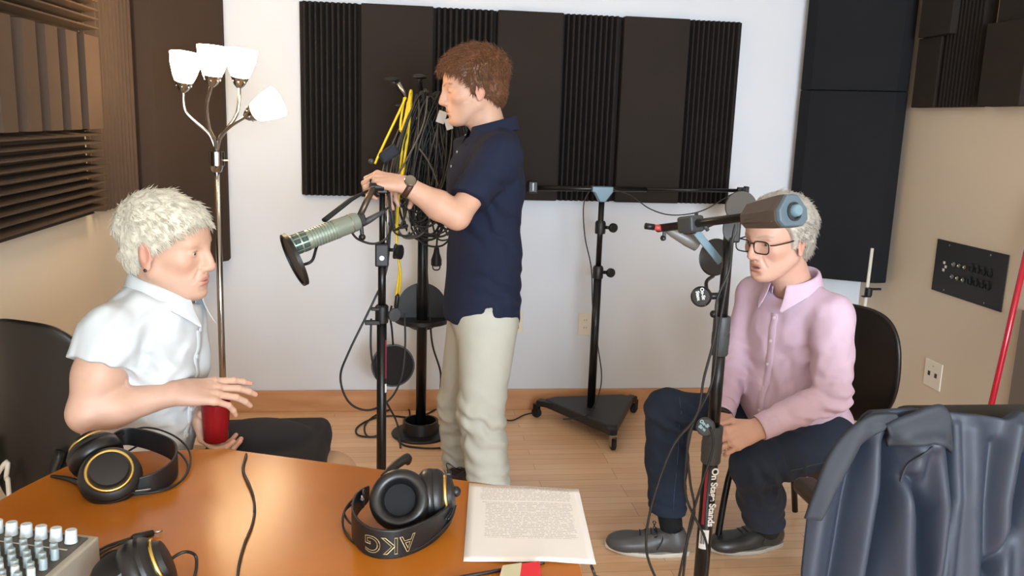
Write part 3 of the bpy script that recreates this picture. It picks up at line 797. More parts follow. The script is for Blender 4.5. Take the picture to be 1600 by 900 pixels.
def shoe(parent, heel, toe, mU, mS, L_w=.050, lace=True, top=.075, lean=0, name='shoe', lace_m=None):
    heel = A(heel); toe = A(toe); d = toe-heel; L = np.linalg.norm(d); d = d/L; up = np.array([0, 0, 1.]); up = up-d*(up@d); up /= np.linalg.norm(up); s_ = np.cross(up, d)
    R_ = np.stack([d, s_, up], 1)
    def W(x, y, z): return heel+d*x*L+s_*y+up*z
    S = Sdf(); w_ = L_w
    S.u(erc(W(.16, 0, .050), W(.42, 0, .045), .040, .043, s_, .92), .0)
    S.u(ell(W(.66, 0, .034), (L*.26, w_*1.0, .034), R_), .04)
    S.u(ell(W(.80, 0, .030), (L*.19, w_*.92, .026), R_), .03)
    S.u(rc(W(.17, 0, .05), W(.20, 0, top+.022), .036, .034), .02)
    S.cut(plane(W(0, 0, .012), -up), .002)
    S.cut(plane(W(.18, 0, top+.02), up*1.0+d*.20), .004)
    S.sub(rc(W(.21, 0, top+.01), W(.22, 0, top+.06), .028, .030), .006)
    lo, hi = bb([heel, toe], .09)
    o = sdf_mesh(name, [(S, lo, hi, .0035)], mU, parent)
    out = []; 
    for k in range(40):
        t = 2*math.pi*k/40; x = .5+.5*math.cos(t); ww = w_*(.80+.22*math.sin(min(max(x, 0), 1)*math.pi*.9)-(.12 if x < .3 else 0)); out.append((x, math.sin(t)*ww))
    b = MB(); n = 40
    rows = []
    for z, g in ((.0005, .96), (.004, 1.03), (.013, 1.05), (.0165, 1.0)):
        rows.append([tuple(W(.5+(x-.5)*(.99+.02*g), y*g, z+(.010*max(0, x-.75)/.25 if z < .02 else 0))) for x, y in out])
    b.grid(rows, closed=True); b.add([], []); f0 = [tuple(range(n))]; b.f += [tuple(range(n))[::-1], tuple(3*n+i for i in range(n))]; b.m += [0, 0]
    b.build('sole', mS, o, smooth=False, angle=50)
    if lace:
        lm = lace_m or mat('shoe_lace', '#1a1a1c', .7)
        for k in range(4):
            x = .40+.065*k; a = [surf(S, W(x+.0, y, .14), -up)+Vector(up)*.0015 for y in np.linspace(-.022, .022, 5)]
            MB().tube(a, .0019, 6).build('lace', lm, o, smooth=True)
        c0 = surf(S, W(.40, 0, .15), -up)
        for sg in (-1, 1):
            pts = [c0, c0+Vector(up*.018+s_*sg*.028+d*.012), c0+Vector(up*.006+s_*sg*.050+d*.0), c0+Vector(-up*.010+s_*sg*.030+d*.01), c0]
            MB().tube(pts, .0016, 6, n=6).build('lace', lm, o, smooth=True)
            MB().tube([c0, c0+Vector(s_*sg*.035-up*.012-d*.02), c0+Vector(s_*sg*.056-up*.045-d*.0)], .0016, 6, n=5).build('lace', lm, o, smooth=True)
    return o

SK1 = '#d2a68e'; SK2 = '#d0a592'; SK3 = '#c8a08a'
def skin_color(head, base, brow, tips=(), **kw):
    b = np.array(lin(base))
    def f(v):
        n = vnoise(v, 30)[:, None]*.03+vnoise(v+9, 90)[:, None]*.02
        C = np.tile(b, (len(v), 1))*(1+n); C = head.color(lin(base), v, C, brow=brow, **kw)
        for t in tips:
            d = np.linalg.norm(v-A(t), axis=1); a = (.35*np.clip(1.4-d/.012, 0, 1))[:, None]; C = C*(1-a)+np.array(lin('#d08873'))*a
        return np.clip(C, 0, 1)
    return f

# ------------------------------------------------------------------ navy-shirted person, navy polo
def standing_man():
    e = thing('person', 'standing person with short brown hair in navy polo and stone trousers holding the stand', 'person', (.28, 3.08, 0))
    near_ear = at(746, 143, 3.0); Hd = Head(near_ear+Vector((-.012, .080, .010)), (-.985, -.10, -.14), (-.12, 0, 1), sc=1.06, nose=1.05, gaze=-1)
    nb = at(767, 205, 3.08)
    f = V(-.97, -.22, 0).normalized(); l = V(0, 0, 1).cross(f)
    ch = at(760, 290, 3.08); wa = at(757, 400, 3.08); hp = at(753, 485, 3.08)
    shN = at(780, 243, 2.92); elN = at(714, 338, 2.80); wrN = at(634, 290, 2.80)
    shF = nb-l*.19+Vector((0, 0, -.055)); elF = at(728, 326, 3.16); wrF = at(655, 300, 3.0)
    S = Sdf(); Hd.add(S, neck_to=nb+Vector((.0, 0, -.01)), neck_r=.060)
    R_ = orient(f, (0, 0, 1))
    S.u(ell(ch, (.11, .17, .16), R_), .05); S.u(ell(wa, (.10, .14, .15), R_), .06)
    S.u(rc(nb+Vector((0, 0, -.05)), shN, .035, .045), .04); S.u(rc(nb+Vector((0, 0, -.05)), shF, .035, .045), .04)
    S.u(rc(shN, elN, .052, .041), .02); S.u(rc(elN, elN+(wrN-elN)*.35, .043, .046), .02); S.u(rc(elN+(wrN-elN)*.35, wrN, .046, .029), .02)
    S.u(rc(shF, elF, .050, .041), .02); S.u(rc(elF, wrF, .042, .029), .02)
    # near hand closed over the stand clamp
    kn = at(590, 272, 2.80); dN = (at(583, 281, 2.80)-wrN)
    tips, PN = hand(S, wrN+(wrN-elN).normalized()*.01, dN, (-.15, -.55, .82), -1, 1.0, ((.75, 1.0, .6), (.8, 1.05, .6), (.85, 1.1, .6), (.9, 1.1, .6)), .02, ((.25, .7), (-.2, .5)))
    tF, PF = hand(S, wrF+(wrF-elF).normalized()*.01, at(598, 292, 2.90)-wrF, (0, .4, .9), 1, 1.0, ((.6, .9, .5),)*4, .03, ((.3, .6), (0, .4)))
    sk = skin_mat('skin_fair', SK1)
    lo1, hi1 = bb([Hd.W(x, y, z) for x in (-.13, .13) for y in (-.09, .09) for z in (-.2, .13)], .01)
    lo2, hi2 = bb([elN, wrN, shN, kn, at(570, 300, 2.78), at(575, 255, 2.85)], .06); hi2[1] = 2.98
    lo3, hi3 = bb([elF, wrF, at(590, 290, 2.92)], .06)
    lo4, hi4 = bb([ch, wa, shN, shF], .10)
    sdf_mesh('body', [(S, lo1, hi1, .0030), (S, lo2, hi2, .0032), (S, lo3, hi3, .004), (S, lo4, hi4, .012)], sk, e, skin_color(Hd, SK1, '#6b4630', tips))
    ln = ([-.2, -.075, -.055, -.030, -.018, .010, .038, .062, .080, .11], [-.25, -.25, -.060, -.034, .014, .022, .040, .088, .108, .14])
    hair(Hd, mat('auburn_hair', '#6e472c', .5, var=.3, vscale=70), e,
         lambda L: .008+.016*np.clip((L[:, 2]-.02)/.06, 0, 1), 6500, lambda p: .020+.014*np.clip(p[:, 2]/.08, 0, 1),
         lambda p: np.stack([-.1+p[:, 2]*6-.3*(p[:, 0] < 0), p[:, 1]*2, -1.0+p[:, 2]*9], 1), line=ln, lift=.22, jit=.35, width=.0012, seed=5, grav=.05)
    # polo
    navy = mat('navy_pique', '#1e2439', .9, var=.05, vscale=40, bump=.02, bscale=500, spec=.25, fold=.012, fscale=5)
    G = Sdf()
    G.u(ell(ch+f*.005, (.135, .200, .19), R_), 0); G.u(ell(wa, (.132, .178, .20), R_), .08); G.u(ell(hp+Vector((0, 0, .0)), (.138, .185, .16), R_), .08)
    G.u(rc(nb+Vector((.01, 0, -.035)), shN+Vector((0, 0, -.005)), .060, .072), .05); G.u(rc(nb+Vector((.01, 0, -.035)), shF, .060, .072), .05)
    slN = shN+(elN-shN)*.74; slF = shF+(elF-shF)*.70
    Q = Sdf().u(rc(shN, elN+(elN-shN)*.1, .074, .068), 0); dS = (elN-shN).normalized(); Q.cut(plane(slN, dS+Vector((.15, 0, -.10))), .004)
    Q2 = Sdf().u(rc(shF, elF+(elF-shF)*.1, .072, .066), 0); dF = (elF-shF).normalized(); Q2.cut(plane(slF, dF), .004)
    G.u(Q, .035); G.u(Q2, .035)
    hem = at(752, 500, 3.08)
    G.cut(plane(hem, (-.02, 0, -1)), .004); G.u(ell(nb+Vector((.022, 0, -.045)), (.078, .105, .060)), .05); G.sub(rc(nb+Vector((0, 0, -.02)), Hd.W(-.02, 0, -.05), .058, .058), .006); G.cut(plane(nb+Vector((0, 0, .010)), Vector((-.38, 0, 1))), .008)
    sl = at(764, 500, 2.9); G.sub(rbox(sl+Vector((0, 0, -.01)), (.012, .10, .05), .004, orient((1, 0, .0), (.12, 0, 1))), .004)
    G.disp(folds(None, .006, 8, 3.5, 2.0, (.25, 0, 1))); G.disp(wrinkles(at(770, 330, 2.9), .16, .006, (.7, 0, .7), .07, 1)); G.disp(wrinkles(at(800, 460, 2.95), .13, .006, (.3, .2, .95), .06, 4))
    lo, hi = bb([shN, shF, hem, nb, elN, hp+f*.16, hp-f*.16], .085)
    sdf_mesh('polo_shirt', [(G, lo, hi, .0055)], navy, e)
    collar(nb+Vector((.004, 0, .012)), (-.38, 0, 1), f, .068, .042, .036, .30, navy, e, drop=.020, ar=1.15, out=.017)
    for k in range(2): button(G, nb+f*.3+Vector((0, 0, -.075-.05*k)), -f, .005, mat('grey_button', '#a9adb4', .3), e)
    # trousers
    stone = mat('stone_cotton', '#b9b9ad', .9, var=.03, vscale=20, bump=.02, bscale=250, fold=.012, fscale=5)
    Tt = Sdf(); hN = hp+l*.085+Vector((0, 0, -.03)); hF = hp-l*.085+Vector((0, 0, -.03))
    kN = at(752, 640, 2.96); aN = Vector((kN.x+.045, 2.93, .06)); kF = at(716, 630, 3.24); aF = at(718, 728, 3.34)
    Tt.u(ell(hp, (.125, .165, .13), R_), 0)
    Tt.u(rc(hN, kN, .108, .086), .04); Tt.u(rc(kN, aN, .086, .078), .03)
    Tt.u(rc(hF, kF, .105, .082), .02); Tt.u(rc(kF, aF, .082, .072), .03)
    Tt.cut(plane(Vector((0, 0, .035)), (0, 0, -1)), .004)
    Tt.disp(folds(None, .008, 9, 3.0, 7.0, (.1, 0, 1))); Tt.disp(wrinkles(kN+Vector((0, -.05, -.06)), .13, .011, (.35, 0, .93), .075, 2)); Tt.disp(wrinkles(kF+Vector((0, -.05, -.08)), .12, .010, (-.4, 0, .9), .07, 6))
    Tt.disp(wrinkles(aN+Vector((0, 0, .08)), .1, .010, (.1, 0, 1), .05, 3)); Tt.disp(wrinkles(aF+Vector((0, 0, .05)), .1, .010, (.1, 0, 1), .05, 3))
    lo, hi = bb([hp, aN, aF, hN, hF, kN], .17); lo[2] = .01
    sdf_mesh('trousers', [(Tt, lo, hi, .006)], stone, e)
    br = mat('dark_brown_leather', '#33221c', .4); sb = mat('dark_sole', '#1c1715', .7)
    shoe(e, (aN.x+.07, 2.94, .0), (aN.x-.22, 2.90, .0), br, sb, name='shoe'); shoe(e, (aF.x+.055, aF.y, .0), (aF.x-.13, aF.y-.22, .0), br, sb)
    # wristwatch and ring
    ax = (wrN-elN).normalized(); wc = wrN-ax*.012; a_, b_, d_ = frame(ax, (0, 0, 1))
    wt = MB().lathe([(.0345, -.010), (.0365, 0), (.0345, .010), (.0325, .010), (.0330, 0), (.0325, -.010)], wc, ax, 32, closed=True).build('watch_strap', mat('brown_strap', '#4a2c22', .5), e, smooth=True)
    nn = Vector((.1, -.75, .66)).normalized(); wf = surf(S, wc+nn*.2, -nn)
    MB().lathe([(.019, -.004), (.020, .006), (.018, .009), (.016, .0085), (0, .0085)], wf, nn, 28).build('watch_face', STEEL, e, angle=35)
    rg = Vector(PN(.100, -.0105, -.006)); MB().lathe([(.0098, -.002), (.0105, 0), (.0098, .002)], rg, Vector(PN(.12, -.0105, -.02))-Vector(PN(.088, -.0105, 0)), 20).build('ring', mat('dark_ring', '#3c3a40', .25, metal=1), e, smooth=True)
    return S, e
standing_man()

# ------------------------------------------------------------------ lilac-shirted person, lilac shirt
def seated_man():
    e = thing('person', 'seated person with grey hair and glasses in lilac shirt and dark jeans, hands clasped', 'person', (1.38, 2.6, 0))
    c = at(1214, 374, 2.56); Hd = Head(c, (-.90, -.42, -.10), (-.10, -.02, 1), sc=1.09, old=1, nose=1.15, open_=.9)
    nb = at(1240, 447, 2.62); f = V(-.86, -.50, 0).normalized(); l = V(0, 0, 1).cross(f)
    ch = at(1243, 540, 2.66); be = at(1240, 620, 2.66); pe = at(1256, 668, 2.68)
    shN = at(1298, 492, 2.50); elN = at(1300, 618, 2.38); wrN = at(1188, 668, 2.36)
    shF = at(1180, 462, 2.80); elF = at(1150, 578, 2.74); wrF = at(1128, 648, 2.56)
    S = Sdf(); Hd.add(S, neck_to=nb, neck_r=.060)
    tiltR = orient(f+Vector((0, 0, -.30)), (0, 0, 1)); S.u(ell(ch, (.11, .16, .17), tiltR), .05)
    S.u(rc(nb+Vector((0, 0, -.05)), shN, .035, .04), .04); S.u(rc(nb+Vector((0, 0, -.05)), shF, .035, .04), .04)
    for a, b, c_ in ((shN, elN, wrN), (shF, elF, wrF)): S.u(rc(a, b, .045, .040), .02); S.u(rc(b, c_, .042, .029), .02)
    tN, PN = hand(S, wrN+(wrN-elN).normalized()*.015, at(1146, 684, 2.34)-wrN, (-.1, -.80, .55), -1, 1.02, ((.55, .85, .5), (.6, .9, .5), (.65, .9, .5), (.7, .9, .5)), .06, ((.35, .2), (0, .3)))
    tF, PF = hand(S, wrF+(wrF-elF).normalized()*.01, at(1130, 685, 2.44)-wrF, (-.5, -.2, .7), 1, 1.0, ((.4, .7, .4),)*4, .05, ((.3, .4), (0, .3)))
    sk = skin_mat('skin_rosy', SK2)
    lo1, hi1 = bb([Hd.W(x, y, z) for x in (-.13, .13) for y in (-.09, .09) for z in (-.19, .13)], .01)
    lo2, hi2 = bb([wrN, wrF, at(1120, 700, 2.34), at(1130, 650, 2.5), PN(.15, 0, 0)], .05)
    lo4, hi4 = bb([ch, elN, elF, shN, shF], .06)
    sdf_mesh('body', [(S, lo1, hi1, .0028), (S, lo2, hi2, .0028), (S, lo4, hi4, .012)], sk, e, skin_color(Hd, SK2, '#9a8a7c', list(tN)+list(tF)))
    Hd.eyes(e, '#4c5f68')
    ln = ([-.2, -.080, -.060, -.032, -.020, .010, .035, .060, .082, .11], [-.25, -.25, -.055, -.034, .014, .024, .036, .050, .072, .12])
    hair(Hd, mat('grey_hair', '#b7b2a8', .55, var=.22, vscale=80), e, lambda L: .009+.008*np.clip((L[:, 2])/.06, 0, 1), 6500, lambda p: .026+p[:, 0]*0,
         lambda p: np.stack([-1+p[:, 2]*3, p[:, 1]*2, -.9+p[:, 2]*9], 1), line=ln, lift=.14, jit=.25, width=.0011, seed=8, grav=.05)
    # glasses
    g = thing_child('eyeglasses', e); gm = mat('dark_frame', '#1f1512', .3); mbb = MB(); gl = MB()
    def W(x, y, z): return Vector(Hd.W(x, y, z))
    fr = MB()
    for y in (-1, 1):
        loop = []
        for k in range(24):
            t = 2*math.pi*k/24; cx = math.copysign(abs(math.cos(t))**.55, math.cos(t))*.0265; cz = math.copysign(abs(math.sin(t))**.6, math.sin(t))*.0175
            loop.append((.1035-.10*abs(y*.036+cx*.8)**1.0*.35, y*.0345+cx, -.0055+cz))
        fr.tube([W(*q) for q in loop]+[W(*loop[0])], .0019*Hd.sc, 8)
        gl = MB(); gl.add([W(q[0]-.0005, q[1], q[2]) for q in loop], [tuple(range(24))]); gl.build('lens', glass_mat(), g, solid=.001, fix=False)
        fr.tube([W(.096, y*.061, .003), W(.088, y*.073, .004), W(.040, y*.079, .006), W(-.002, y*.081, .008), W(-.028, y*.078, -.020)], .0020*Hd.sc, 8, n=4)
    fr.tube([W(.101, -.009, .002), W(.1035, 0, .005), W(.101, .009, .002)], .0019*Hd.sc, 8, n=4)
    fr.build('frame', gm, g, smooth=True)
    # shirt
    lil = mat('lilac_cotton', '#d2b9cf', .85, var=.03, vscale=30, bump=.012, bscale=120, fold=.012, fscale=7)
    G = Sdf()
    G.u(ell(ch, (.135, .195, .20), tiltR), 0); G.u(ell(be+f*.03, (.145, .175, .15), tiltR), .08); G.u(ell(pe+Vector((0, 0, .03)), (.135, .175, .12), orient(f, (0, 0, 1))), .06)
    G.u(rc(nb+Vector((.01, .0, -.035)), shN, .058, .068), .05); G.u(rc(nb+Vector((.01, 0, -.035)), shF, .058, .066), .05)
    dN = (wrN-elN).normalized(); dF = (wrF-elF).normalized()
    Q = Sdf().u(rc(shN, elN, .070, .058), 0).u(rc(elN, elN+(wrN-elN)*.5, .058, .050), .02).u(rc(elN+(wrN-elN)*.5, wrN, .050, .040), .02); Q.cut(plane(wrN+dN*.002, dN), .002); Q.sub(rc(wrN-dN*.02, wrN+dN*.1, .034, .036), .002)
    Q2 = Sdf().u(rc(shF, elF, .068, .056), 0).u(rc(elF, wrF, .054, .040), .02); Q2.cut(plane(wrF+dF*.002, dF), .002); Q2.sub(rc(wrF-dF*.02, wrF+dF*.1, .033, .036), .002)
    G.u(Q, .025); G.u(Q2, .022)
    G.u(ell(nb-f*.02+Vector((0, 0, -.045)), (.085, .105, .060), orient(f, (0, 0, 1))), .05); G.sub(rc(nb+Vector((0, 0, -.02)), Hd.W(-.02, 0, -.05), .060, .060), .006); G.cut(plane(nb+Vector((0, 0, .012)), Vector((-.50, -.28, 1))), .008)
    G.disp(folds(None, .007, 9, 3.0, 11.0, (.15, 0, 1)))
    G.disp(wrinkles(elN+Vector((0, -.05, 0)), .11, .008, (.2, 0, 1), .045, 1)); G.disp(wrinkles(at(1230, 655, 2.45), .12, .006, dN+Vector((0, 0, .4)), .045, 5)); G.disp(wrinkles(at(1280, 550, 2.5), .13, .007, (.75, 0, -.65), .06, 9))
    G.disp(wrinkles(at(1190, 590, 2.55), .14, .007, (.9, 0, .3), .07, 12)); G.disp(wrinkles(elF, .1, .006, (.2, 0, 1), .045, 2))
    lo, hi = bb([shN, shF, elN, elF, wrN, wrF, nb, pe+f*.17, pe-f*.17], .09)
    sh = sdf_mesh('shirt', [(G, lo, hi, .0048)], lil, e)
    collar(nb+Vector((-.004, -.004, .014)), (-.45, -.26, 1), f, .070, .044, .054, .38, lil, e, drop=.020, ar=1.12, out=.020)
    pl = []; n = 26
    for k in range(n):
        z = nb.z-.085-(nb.z-.085-(pe.z+.04))*k/(n-1); pl.append(Vector((ch.x, ch.y, z))+f*.35+Vector((0, 0, 0)))
    tr = trace(G, pl, -f, .0)
    rows = [[p+l*s_*.014+f*(.0022 if abs(s_) < .9 else -.002) for s_ in (-1, -.8, .8, 1)] for p in tr]
    MB().grid(rows).build('placket', lil, sh, smooth=True, fix=False)
    bm_ = mat('pearl_button', '#e8dfe6', .25)
    for k in range(1, len(tr), 5): MB().lathe([(.0052, 0), (.0052, .002), (0, .0025)], tr[k]+f*.003, f, 12).build('button', bm_, sh)
    # cuff edges: wider bands
    for (w_, d_, el_) in ((wrN, dN, elN), (wrF, dF, elF)):
        MB().lathe([(.0385, -.055), (.0420, -.052), (.0412, 0), (.0375, .001), (.0365, -.004), (.0365, -.05)], w_+d_*.004, d_, 28, closed=True).build('cuff', lil, sh, smooth=True, sub=1)
    MB().lathe([(.0355, -.016), (.038, -.014), (.038, 0), (.034, .0)], wrF+dF*.018, dF, 28).build('watch_strap', mat('black_strap', '#171214', .5), e, smooth=True)
    rg = Vector(PN(.098, -.0105, -.008)); MB().lathe([(.0098, -.002), (.0108, 0), (.0098, .002)], rg, Vector(PN(.12, -.0105, -.02))-Vector(PN(.088, -.0105, 0)), 20).build('ring', mat('gold_ring', '#d9b980', .2, metal=1), e, smooth=True)
    # jeans
    den = mat('dark_denim', '#1e2c40', .9, var=.12, vscale=25, bump=.02, bscale=300, fold=.012, fscale=7); denN = mat('black_denim', '#1d2020', .9, var=.12, vscale=25, bump=.02, bscale=300)
    hN = at(1298, 690, 2.52); hF = at(1225, 655, 2.78); kN = at(1180, 728, 2.40); aN = at(1196, 822, 2.63); kF = at(1042, 640, 2.72); aF = at(1042, 795, 2.72)
    J = Sdf(); Rj = orient(f, (0, 0, 1))
    J.u(ell(pe+Vector((.02, 0, -.03)), (.15, .18, .10), Rj), 0)
    J.u(erc(hF, kF, .088, .070, (0, 0, 1), .92), .05); J.u(rc(kF, kF+(aF-kF)*.5, .073, .070), .03); J.u(rc(kF+(aF-kF)*.5, aF, .070, .066), .03)
    J.u(erc(hN, kN, .095, .076, (0, 0, 1), .92), .04); J.u(rc(kN, kN+(aN-kN)*.5, .074, .074), .03); J.u(rc(kN+(aN-kN)*.5, aN, .074, .066), .03)
    J.cut(plane(aF+Vector((0, 0, -.012)), (0, 0, -1)), .003); J.cut(plane(aN+Vector((0, 0, -.035)), (.15, .1, -1)), .003)
    J.disp(wrinkles(kF+Vector((.03, -.05, -.05)), .12, .008, (.5, 0, .8), .055, 2)); J.disp(wrinkles(kN+Vector((.06, -.06, -.04)), .12, .010, (.8, 0, .5), .055, 5)); J.disp(wrinkles(aN+Vector((0, 0, .05)), .1, .009, (.1, 0, 1), .05, 3)); J.disp(wrinkles(aF+Vector((0, 0, .02)), .08, .006, (.1, 0, 1), .04, 3))
    J.disp(folds(None, .005, 10, 2.0, 3.0, (1, 0, 0)))
    lo, hi = bb([hN, hF, kN, kF, aN, aF, pe], .12); lo[2] = .02
    je = sdf_mesh('jeans', [(J, lo, hi, .0052)], den, e)
    MB().tube(trace(J, [aF+Vector((-.0+.00*k, -.3, .02+.045*k)) for k in range(12)], (0, 1, 0), .0006), .0014, 6).build('leg_seam', mat('seam_thread', '#3e5068', .8), je, smooth=True)
    MB().tube(trace(J, [hN.lerp(kN, k/9)+Vector((0, -.3, -.01)) for k in range(1, 8)], (0, 1, 0), .0006), .0013, 6).build('leg_seam', mat('seam_thread2', '#4a4f50', .8), je, smooth=True)
    # socks and shoes
    tF_ = atz(945, 852, .012); hF_ = atz(1077, 862, .012); tN_ = atz(1106, 858, .012); hN_ = atz(1224, 846, .014)
    sock = mat('black_sock', '#101114', .9, bump=.02, bscale=400)
    for a, hh in ((aF, hF_), (aN, hN_)):
        tt = (tF_ if a is aF else tN_); ank = Vector((hh.x, hh.y, 0))+(Vector((tt.x, tt.y, 0))-Vector((hh.x, hh.y, 0)))*.20
        MB().tube([Vector((ank.x, ank.y, .055)), a+Vector((0, 0, .03))], [.036, .046], 20).build('sock', sock, e, smooth=True)
    g1 = mat('grey_leather', '#4d4c4b', .42, var=.06, vscale=20, bump=.01, bscale=200); g2 = mat('dark_grey_leather', '#33322f', .36, var=.06, vscale=20, bump=.01, bscale=200)
    shoe(e, (hF_.x, hF_.y, .0), (tF_.x, tF_.y, .0), g1, mat('off_white_sole', '#cfc9bb', .6), .050)
    shoe(e, (hN_.x, hN_.y, .0), (tN_.x, tN_.y, .0), g2, mat('pale_sole', '#a59e92', .6), .050)
    return e
def thing_child(name, parent):
    o = bpy.data.objects.new(name, None); COL.objects.link(o); o.parent = parent; o['_loc'] = (0, 0, 0); o.empty_display_size = .02
    o.matrix_parent_inverse = Matrix.Translation(parent['_loc']).inverted(); return o
def glass_mat():
    if 'clear_glass' in MATS: return MATS['clear_glass']
    m = bpy.data.materials.new('clear_glass'); m.use_nodes = True; N = m.node_tree.nodes; L = m.node_tree.links
    N.remove(N['Principled BSDF']); t_ = N.new('ShaderNodeBsdfTransparent'); t_.inputs[0].default_value = (.98, .99, .99, 1); g = N.new('ShaderNodeBsdfGlossy'); g.inputs['Roughness'].default_value = .03
    mx = N.new('ShaderNodeMixShader'); mx.inputs[0].default_value = .05; L.new(t_.outputs[0], mx.inputs[1]); L.new(g.outputs[0], mx.inputs[2]); L.new(mx.outputs[0], N['Material Output'].inputs[0])
    MATS['clear_glass'] = m; return m
seated_man()

# ------------------------------------------------------------------ white-bloused person, white blouse
def seated_woman():
    e = thing('person', 'seated person with short white hair in white blouse holding a red glass', 'person', (-.62, 2.08, 0))
    ear = at(226, 400, 1.965); c = ear+Vector((.032, .073, .008)); Hd = Head(c, (.955, -.27, -.05), (-.02, 0, 1), sc=1.01, old=1, nose=.95, jaw=.9, width=.96)
    nb = at(262, 462, 2.05); f = V(.95, -.25, 0).normalized(); l = V(0, 0, 1).cross(f)
    ch = at(230, 550, 2.06); be = at(226, 640, 2.08); pe = at(205, 715, 2.10)
    shN = at(172, 528, 1.925); elN = at(138, 645, 1.87); wrN = at(270, 615, 1.93)
    shF = at(272, 505, 2.20); elF = at(262, 640, 2.24); wrF = at(300, 652, 2.12)
    S = Sdf(); Hd.add(S, neck_to=nb+Vector((-.01, 0, 0)), neck_r=.050)
    tr_ = orient(f+Vector((0, 0, -.35)), (0, 0, 1)); S.u(ell(ch, (.10, .14, .16), tr_), .05)
    S.u(rc(nb+Vector((-.01, 0, -.05)), shN, .03, .04), .04); S.u(rc(nb+Vector((-.01, 0, -.05)), shF, .03, .04), .04)
    S.u(rc(shN, shN.lerp(elN, .5), .052, .053), .02); S.u(rc(shN.lerp(elN, .5), elN, .053, .043), .02); S.u(rc(elN, elN.lerp(wrN, .3), .043, .043), .015); S.u(rc(elN.lerp(wrN, .3), wrN, .043, .026), .02)
    S.u(rc(shF, elF, .045, .040), .02); S.u(rc(elF, wrF, .040, .027), .02)
    tN, PN = hand(S, wrN+(wrN-elN).normalized()*.008, at(345, 612, 1.97)-wrN, (.05, -.55, .85), 1, 1.0, ((.10, .22, .15), (.16, .28, .2), (.24, .36, .2), (.40, .50, .2)), .10, ((.5, .9), (.1, .6)), wr=.025)
    cup0 = at(337, 688, 2.03)
    tF, PF = hand(S, at(306, 640, 2.10), at(326, 692, 2.055)-at(306, 640, 2.10), (-.75, -.1, -.55), 1, .98, ((.55, .75, .45), (.6, .8, .5), (.65, .8, .5), (.7, .85, .5)), .05, ((.7, .6), (.3, .5)), wr=.025)
    sk = skin_mat('skin_warm', SK3)
    lo1, hi1 = bb([Hd.W(x, y, z) for x in (-.13, .13) for y in (-.09, .09) for z in (-.2, .13)], .01)
    lo2, hi2 = bb([shN, elN, wrN], .065); lo3, hi3 = bb([wrN, at(382, 600, 1.97), at(350, 640, 2.02), PF(.14, 0, 0), wrF], .045)
    lo4, hi4 = bb([ch, shN, shF, elF, wrF], .06)
    sdf_mesh('body', [(S, lo1, hi1, .0024), (S, lo2, hi2, .003), (S, lo3, hi3, .0019), (S, lo4, hi4, .012)], sk, e, skin_color(Hd, SK3, '#b09580', list(tN)+list(tF), lip='#b8706a', browk=.6))
    Hd.eyes(e, '#4c5f68')
    ln = ([-.2, -.080, -.055, -.030, -.014, .012, .024, .050, .076, .11], [-.25, -.25, -.055, -.040, -.030, .018, .036, .066, .096, .15])
    hair(Hd, mat('white_hair', '#cfc8b6', .6, var=.14, vscale=45), e, lambda L: .002+.010*np.clip((L[:, 2]-.0)/.07, 0, 1)+vnoise(L+3, 28)*.004, 9000, lambda p: .017+.006*np.clip(p[:, 2]/.07, 0, 1),
         lambda p: np.stack([.75+p[:, 2]*2+0*p[:, 0], p[:, 1]*3, -.9+p[:, 2]*6], 1), line=ln, lift=.07, jit=.28, width=.0015, seed=3, cap_amp=.0035, res=.0024, grav=.04, wave=.05)
    MB().ball(Vector(Hd.W(-.008, -.084, -.040)), .0042, 12).build('earring', mat('dark_stud', '#2a2325', .2), e, smooth=True)
    # blouse
    wh = mat('white_cotton', '#c6cbcd', .85, var=.015, vscale=20, bump=.012, bscale=140, fold=.010, fscale=8)
    G = Sdf()
    G.u(ell(ch, (.120, .165, .19), tr_), 0); G.u(ell(be, (.120, .155, .16), orient(f, (0, 0, 1))), .08); G.u(ell(pe+Vector((0, 0, .02)), (.13, .17, .12), orient(f, (0, 0, 1))), .06)
    G.u(ell(ch+f*.055-l*.07+Vector((0, 0, -.03)), (.06, .06, .06)), .05); G.u(ell(ch+f*.045+l*.07+Vector((0, 0, -.03)), (.06, .06, .06)), .05)
    G.u(rc(nb+Vector((-.02, 0, -.03)), shN, .050, .062), .05); G.u(rc(nb+Vector((-.02, 0, -.03)), shF, .050, .062), .05)
    dS = (elN-shN).normalized(); Q = Sdf().u(rc(shN, elN, .068, .084), 0); Q.cut(plane(shN.lerp(elN, .36), dS), .003); G.u(Q, .03)
    dF = (elF-shF).normalized(); Q = Sdf().u(rc(shF, elF, .066, .072), 0); Q.cut(plane(shF.lerp(elF, .34), dF), .003); G.u(Q, .03)
    G.u(ell(nb-f*.02+Vector((0, 0, -.045)), (.075, .095, .055), orient(f, (0, 0, 1))), .05); G.sub(rc(nb+Vector((0, 0, -.02)), Hd.W(-.02, 0, -.05), .051, .053), .006); G.cut(plane(nb+Vector((0, 0, .010)), Vector((.40, 0, 1))), .006)
    G.disp(folds(None, .006, 10, 3.0, 4.0, (.1, 0, 1))); G.disp(wrinkles(at(215, 545, 1.93), .11, .006, (.8, 0, -.5), .05, 1)); G.disp(wrinkles(at(250, 640, 1.98), .12, .007, (.5, 0, .85), .055, 6)); G.disp(wrinkles(at(250, 580, 1.95), .10, .005, (.75, 0, .6), .045, 8))
    lo, hi = bb([shN, shF, nb, pe, ch+f*.18, ch-f*.12, shN.lerp(elN, .4)], .085); lo[2] = max(lo[2], .50)
    sh = sdf_mesh('blouse', [(G, lo, hi, .0045)], wh, e)
    collar(nb+Vector((-.006, 0, .012)), (.42, 0, 1), f, .063, .042, .050, .34, wh, e, drop=.018, ar=1.15, out=.018)
